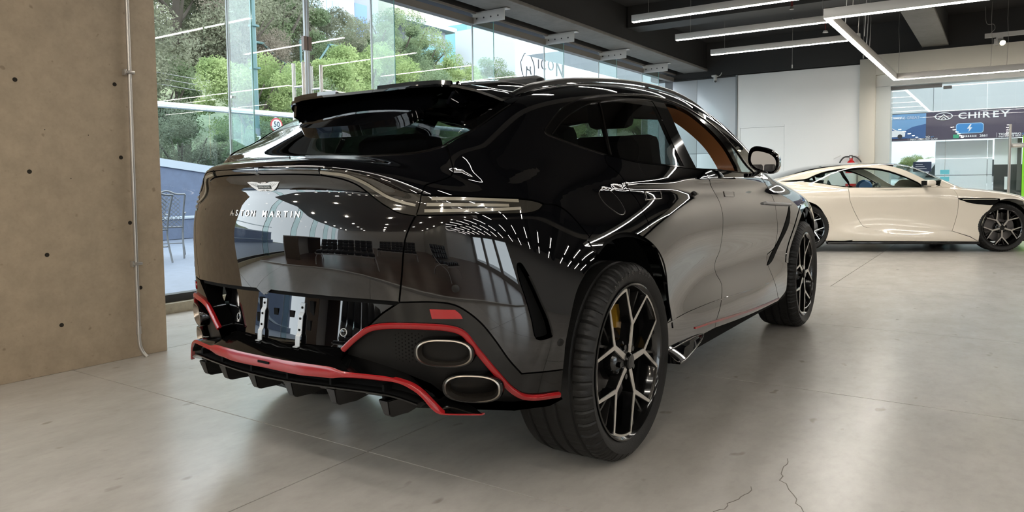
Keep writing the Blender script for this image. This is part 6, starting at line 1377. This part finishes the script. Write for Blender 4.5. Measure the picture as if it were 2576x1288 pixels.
for z, tx in ((6.65,'50'),(6.22,None)):
    d_ = lathe('sign_disc', [(0,.0),(.195,.0),(.195,-.012),(0,-.012)], SR, sg, 32, 'x', loc=(0,0,z)); lathe('sign_field', [(0,.003),(.155,.003),(.155,0)], SW, d_, 32, 'x')
    if tx:
        text_mesh('sign_number', tx, .20, sb, frame_m((.005,0,.02), (0,1,0), (0,0,1)), d_, .002, weight=.004); text_mesh('sign_unit', 'km/h', .055, sb, frame_m((.005,0,-.085), (0,1,0), (0,0,1)), d_, .001)
    else:
        a_ = box('turn_arrow', (.004,-.07,-.02), (.008,.03,.02), sb, d_); b_ = box('prohibition_bar', (.006,-.17,-.014), (.010,.17,.014), SR, d_); b_.rotation_euler = (math.radians(-45),0,0); box('turn_stem', (.004,.01,-.09), (.008,.05,.02), sb, d_)
pl_ = empty('power_line', (-20,0,4.4), 'thin overhead cables crossing in front of the trees', 'cable')
for k in range(3): tube('cable', [(0,2,.9-.16*k),(0,8,.35-.17*k),(0,16,-.05-.2*k),(-1,30,.5-.2*k)], .012, mat('cable_grey', (.25,.25,.25), .6), pl_, 4)
# buildings on the hill
BW = mat('building_white', (.36,.40,.43), .7); BT = mat('teal_glazing', (.10,.27,.30), .25); BGL = mat('building_window', (.30,.42,.52), .2); BGY = mat('building_grey', (.24,.255,.28), .7); BCR = mat('building_cream', (.42,.38,.29), .7)
b1 = empty('building', (-42,35,8), 'white hillside house with gridded windows behind the tree tops', 'building')
box('wall_block', (-6,0,-8), (0,5.4,11), BW, b1); box('roof_slab', (-6.4,-.4,8.4), (.5,5.8,8.8), BW, b1); box('wall_block', (-6,5.4,-8), (-.8,9,10), BGY, b1)
for y, z in ((.5,6.1),(2.4,6.1),(4.0,5.2),(.6,3.3),(2.6,3.0)):
    w_ = box('window', (-.02,y,z), (.03,y+1.3,z+1.3), BGL, b1); box('window_bar', (.03,y+.61,z), (.06,y+.69,z+1.3), BW, w_); box('window_bar', (.03,y,z+.62), (.06,y+1.3,z+.70), BW, w_)
box('window', (-.82,6.2,5.2), (-.77,7.6,8.0), mat('blue_window', (.12,.22,.55), .3), b1)
b2 = empty('building', (-42,46.5,7), 'hillside building with teal glazed balconies and cream top', 'building')
box('wall_block', (-6,0,-8), (0,5.6,8.2), BGY, b2); box('roof_slab', (-6.5,-1.5,8.2), (.8,6.4,8.6), BW, b2); box('wall_block', (-6,-1,8.6), (-.6,3.5,11), BCR, b2)
for z in (2.4,5.2): box('glazed_balcony', (-.1,.3,z), (.4,4.9,z+1.4), BT, b2); box('balcony_slab', (-.2,.1,z-.3), (.6,5.2,z-.05), BW, b2)
for y in (.8,2.4,4.0): box('window', (-.05,y,6.8), (.04,y+1.0,7.9), BGL, b2)
b3 = empty('building', (-48,63.4,6.8), 'pale tower with turquoise glass beside the billboard', 'building')
box('wall_block', (-5,0,-8), (0,3.2,12), BT, b3); box('wall_block', (-5,3.2,-8), (.3,11,9), BW, b3)
for y in (4.0,6.2,8.4):
    for z in (2.2,4.8,7.2): box('window', (.28,y,z-.5), (.34,y+1.3,z+.9), BGL, b3)
for z in range(8): box('glazing_bar', (0,0,1.2*z-.05), (.04,3.2,1.2*z+.05), BW, b3)
b4 = empty('building', (-30,46,0), 'white billboard building lettered with a shield logo', 'building')
box('wall_block', (-6,0,-6), (0,10.2,13.6), mat('billboard_white', (.40,.43,.46), .6), b4); box('column', (-5,10.2,-6), (-.2,11.6,13), mat('building_column_blue', (.34,.40,.50), .6), b4)
LK = mat('logo_black', (.03,.03,.035), .6)
sh = catmull([(.03,.75,10.6),(.03,1.35,11.35),(.03,1.65,11.28),(.03,2.05,11.42),(.03,2.75,10.6),(.03,2.75,9.6),(.03,2.4,8.6)],6); tube('shield_line', sh, .035, LK, b4, 5)
tube('shield_line', catmull([(.03,.75,10.6),(.03,.9,9.9),(.03,1.35,9.25),(.03,1.6,9.8),(.03,1.62,10.35)],6), .035, LK, b4, 5)
for p in ([(.03,1.62,10.35),(.03,1.70,10.12),(.03,2.15,10.08),(.03,2.2,10.4)],[(.03,2.15,10.08),(.03,2.3,9.75)]): tube('shield_mark', p, .045, LK, b4, 5)
for ch, y, z, sz in (('I',3.45,10.72,1.15),('C',4.25,10.78,1.3),('O',5.45,10.85,1.3),('N',6.95,10.65,1.9)): text_mesh('billboard_letter', ch, sz, LK, frame_m((.03,y,z), (0,1,0), (0,0,1)), b4, .03, weight=-.02)
for i, ch in enumerate('BROKER'): text_mesh('billboard_small_letter', ch, .34, LK, frame_m((.03,3.4+.55*i,9.55), (0,1,0), (0,0,1)), b4, .02)
box('billboard_rule', (0,3.35,9.12), (.04,6.4,9.17), LK, b4)
# ------------------------------------------------------------------ showroom beyond the far glass
NW = mat('neighbour_white', (.80,.84,.85), .4)
NL = mat('neighbour_glow', (.9,.95,.96), .5, emit=(.90,.97,1.), emit_str=12.)
structure(box('floor_neighbour', (-8,13.25,-.2), (14,26,-.005), mat('neighbour_floor', (.50,.50,.50), .25)))
nb = structure(box('wall_neighbour', (-8,21.0,0), (14,21.3,4.5), NW)); structure(box('ceiling_neighbour', (-8,13.25,4.3), (14,21.3,4.5), NW))
structure(box('wall_neighbour_left', (-2.6,13.3,0), (-2.3,21,4.4), NW))
for i in range(6):
    for j, y in enumerate((14.4,16.9,19.4)): lb_ = box('ceiling_light', (i*2.4-1.6,y,4.27), (i*2.4-.4,y+.4,4.295), NL); tag(lb_, f'flat ceiling light of the neighbouring showroom, {ORD[j]} row from the glass, {ORD[i]} from the left', 'light', 'ceiling lights of the other showroom')
# sign fascia
PUR = mat('fascia_purple_grey', srgb(84,76,92), .5)
SGN = empty('shop_sign', (0,16.5,0), 'long dark grey shop fascia sign with white lettering and a blue panel', 'sign')
box('fascia_board', (-2.2,0,1.93), (8.5,.25,2.545), PUR, SGN)
for k in range(9): box('upper_panel', (-2.2+1.02*k,.03,2.56), (-2.2+1.02*k+1.01,.2,4.28), mat('upper_panel_white', (.66,.71,.73), .35), SGN)
WHT = mat('sign_letter_white', (.85,.85,.87), .5)
def stext(nm, s, x, z, size, m=WHT, xs=1., wt=0., par=None, sh=0., al='CENTER'): return text_mesh(nm, s, size, m, frame_m((x,-.004,z), (1,0,0), (0,0,1)), par or SGN, .004, weight=wt, xs=xs, shear=sh, align=al)
x = 1.33
for ch, w_ in zip('CHIREY', (.185,.185,.07,.185,.165,.18)): stext('sign_letter', ch, x+w_/2, 2.435, .185, xs=1.28, wt=.004); x += w_
tube('emblem_ring', [(1.065+.165*math.cos(t),-.01,2.445+.078*math.sin(t)) for t in np.linspace(0,2*math.pi,36)], .011, WHT, SGN, 6)
tube('emblem_mark', [(.96,-.012,2.39),(1.065,-.012,2.485),(1.17,-.012,2.39)], .013, WHT, SGN, 6); tube('emblem_mark', [(1.02,-.012,2.385),(1.065,-.012,2.43),(1.11,-.012,2.385)], .011, WHT, SGN, 6)
def rrect(cx, cz, a, b, r, n=6): return [(cx+sx*(a-r)+r*math.cos(t), cz+sz*(b-r)+r*math.sin(t)) for sx, sz, t0 in ((1,1,0),(-1,1,90),(-1,-1,180),(1,-1,270)) for t in [math.radians(t0+90*k/n) for k in range(n+1)]]
prism('charge_panel_border', rrect(1.565,2.16,.262,.115,.06), (0,-.003,0), (1,0,0), (0,0,1), .002, mat('panel_border_blue', srgb(170,210,240), .4), SGN); prism('charge_panel', rrect(1.565,2.16,.248,.100,.05), (0,-.007,0), (1,0,0), (0,0,1), .002, mat('panel_blue', srgb(64,140,206), .4), SGN)
prism('lightning_mark', [(1.575,2.245),(1.515,2.150),(1.560,2.150),(1.545,2.075),(1.615,2.175),(1.570,2.175),(1.60,2.245)], (0,-.011,0), (1,0,0), (0,0,1), .002, WHT, SGN)
prism('green_square', rrect(1.31,1.99,.055,.04,.01), (0,-.004,0), (1,0,0), (0,0,1), .002, mat('sign_green', srgb(70,170,130), .5), SGN)
stext('sign_small_lettering', '2661', 1.83, 1.985, .078, wt=.002); 
for k in range(9): prism('worn_letter', [(1.40+.034*k,1.965),(1.425+.034*k,1.962),(1.420+.034*k,2.01),(1.405+.034*k,2.005)], (0,-.004,0), (1,0,0), (0,0,1), .002, WHT, SGN)
for x0 in (.40,2.10):
    stext('sign_small_lettering', 'TIGGO8PRO', x0, 2.0, .058, xs=1.25, wt=.0015, al='LEFT'); stext('sign_small_lettering', 'e+', x0+.42, 2.003, .062, mat('sign_light_blue', srgb(90,160,220), .5), al='LEFT'); stext('sign_small_lettering', 'ENJOY YOUR FIRST CLASS', x0, 1.952, .045, xs=1.05, sh=.15, wt=.001, al='LEFT'); box('sign_rule', (x0-.035,-.006,1.935), (x0-.03,0,2.04), WHT, SGN)
pic = box('sign_picture', (-1.2,-.008,1.98), (.72,.0,2.54), mat('picture_blue', srgb(120,165,208), .5), SGN)
prism('picture_sea', [(-1.2,1.98),(.72,1.98),(.72,2.30),(.45,2.24),(.2,2.10),(-1.2,2.06)], (0,-.012,0), (1,0,0), (0,0,1), .002, mat('picture_deep_blue', srgb(66,100,150), .5), pic)
stext('picture_lettering', 'THIS IS GREAT', .32, 2.45, .085, mat('picture_print', srgb(190,205,225), .5), wt=.002, par=pic).location.y = -.012
prism('picture_car', [(-.5,2.02),(.30,2.02),(.31,2.10),(.26,2.15),(.14,2.17),(.03,2.225),(-.2,2.235),(-.5,2.2)], (0,-.014,0), (1,0,0), (0,0,1), .002, WHT, pic); prism('picture_window', [(-.3,2.17),(.10,2.17),(.02,2.215),(-.18,2.225),(-.3,2.215)], (0,-.018,0), (1,0,0), (0,0,1), .002, mat('picture_deep_blue'), pic)
for xx in (-.25,.20): prism('picture_wheel', [(xx+.05*math.cos(t),2.03+.05*math.sin(t)) for t in np.linspace(0,6.2,16)], (0,-.018,0), (1,0,0), (0,0,1), .002, mat('logo_black'), pic)
# wall pieces under the sign
for k, (x0, x1) in enumerate(((.9,1.9),(1.91,2.0))):
    for z0, z1 in ((.02,1.12),(1.13,1.50),(1.51,1.90)): box('lower_panel', (x0,.3,z0), (x1,.36,z1), mat('lower_panel_white', (.74,.80,.82), .35), SGN)
DG = mat('dark_glazing', (.045,.055,.055), .1)
k1 = empty('display_cabin', (2.03,16.8,0), 'dark glazed booth beneath the shop sign', 'booth'); box('booth_glass', (0,0,0), (.52,.9,1.35), DG, k1); box('booth_top', (0,0,1.35), (.42,.05,1.92), mat('neighbour_white'), k1); box('booth_post', (.42,-.02,0), (.50,.05,1.92), mat('booth_grey', (.10,.10,.10), .5), k1); box('booth_shelf', (0,-.03,.72), (.55,.0,.78), DG, k1); box('white_vase', (.20,-.06,.8), (.30,-.01,1.08), mat('neighbour_white'), k1)
gc = box('column', (2.54,16.45,0), (2.64,16.6,1.95), mat('lime_green_paint', srgb(140,214,40), .4)); tag(gc, 'lime green column below the shop sign', 'column')
for k in range(4): 
    o_ = box('hanging_placard', (1.02,16.52,1.15-.16*k), (1.20,16.53,1.25-.16*k), mat('placard_teal', srgb(110,195,205), .5)); tag(o_, 'small teal placard, %s of the hanging string of four' % ('topmost','second','third','lowest')[k], 'placard', 'teal placards')
    cyl('placard_cord', (1.11,16.525,1.25-.16*k), (1.11,16.525,1.31-.16*k if k else 1.94), .004, mat('steel_wire'), o_, n=5)
bd = box('notice_board', (.42,17.2,1.22), (.80,17.23,1.45), mat('board_navy', srgb(58,66,92), .5)); tag(bd, 'small navy notice board behind the white coupe', 'board')
for k in range(3): box('notice_line', (.47,17.195,1.28+.05*k), (.70-.04*k,17.2,1.295+.05*k), WHT, bd)
ps = box('poster', (-.02,14.4,1.22), (.13,14.42,1.62), mat('poster_red', srgb(214,80,86), .5)); tag(ps, 'narrow red poster at the left edge of the far glass', 'poster'); box('poster_base', (.0,14.395,0), (.12,14.42,1.21), mat('booth_grey'), ps)
for z in (1.33,1.50): lathe('poster_dot', [(0,0),(.045,0)], WHT, ps, 16, 'z', loc=(.07,14.394,z)).rotation_euler = (math.radians(90),0,0)
tree(1, .45, 18.2, 1.2, .55, 'small leafy indoor plant behind the far glass', 'plants of the other showroom')
# white vehicle standing inside
def small_car(loc, rz, label, col=(.72,.74,.75)):
    c = empty('hatchback', loc, label, 'car', None, rz); pm = mat('other_car_paint', col, .2, coat=.6)
    prof = [(-2.1,.35),(-2.15,.75),(-2.0,.98),(-1.75,1.05),(-1.3,1.52),(-.3,1.62),(.55,1.56),(1.15,1.10),(1.9,.92),(2.15,.72),(2.12,.35)]
    secs = [(-.88,.0,.93),(-.80,.02,1.),(.80,.02,1.),(.88,0,.93)]
    vs = []; n = len(prof)
    for x, dz, k in ((-.90,0,.80),(-.86,0,.93),(-.70,0,1.),(.70,0,1.),(.86,0,.93),(.90,0,.80)):
        for y, z in prof: vs.append((x*(1 if z < 1.06 else .82), y*(1 if abs(x) < .89 else .985), .35+(z-.35)*k if z > 1.06 else z))
    fs = [(i*n+k, i*n+(k+1) % n, (i+1)*n+(k+1) % n, (i+1)*n+k) for i in range(5) for k in range(n)] + [tuple(range(n)), tuple(5*n+k for k in range(n-1,-1,-1))]
    bm = bmesh.new(); vv = [bm.verts.new(v) for v in vs]; [bm.faces.new([vv[i] for i in f]) for f in fs]; bmesh.ops.subdivide_edges(bm, edges=bm.edges[:], cuts=1, use_grid_fill=True, smooth=.4)
    bm_obj('car_body', bm, pm, c, smooth=True)
    for s in (-1,1):
        prism('side_window', [(-1.35,1.08),(-1.1,1.44),(-.3,1.52),(.45,1.46),(.95,1.10)], (s*.885,0,0), (0,1,0), (0,0,1), .02*s, DG, c)
        for y in (-1.3,1.3):
            w_ = lathe('wheel', [(.10,.0),(.22,.01),(.31,.0),(.33,-.03),(.33,-.2),(.1,-.2)], RUBBER_, c, 32, 'x', loc=(s*.90,y,.33)); w_.scale = (s,1,1); lathe('rim', [(0,.005),(.20,.01),(.21,0)], mat('rim_grey', (.3,.3,.3), .3, metal=.8), w_, 24, 'x')
    prism('windscreen', [(-.68,0),(.68,0),(.58,.55),(-.58,.55)], (0,1.20,1.10), (1,0,0), (0,-.78,.62), .012, DG, c); prism('rear_screen', [(-.62,0),(.62,0),(.55,.45),(-.55,.45)], (0,-1.86,1.06), (1,0,0), (0,.62,.66), -.012, DG, c)
    lathe('roundel', [(0,.0),(.09,.004),(.09,-.01)], mat('bronze_roundel', srgb(168,128,98), .4, metal=.5), c, 24, 'x', loc=(.60,2.16,.80)).rotation_euler = (0,0,math.pi/2)
    return c
RUBBER_ = mat('tyre_rubber', (.014,.013,.012), .55)
small_car((3.9,17.8,0), math.radians(70), 'white hatchback in the showroom beyond the far glass')
small_car((1.5,18.8,0), math.radians(-65), 'white car partly hidden behind the white panels beyond the glass')
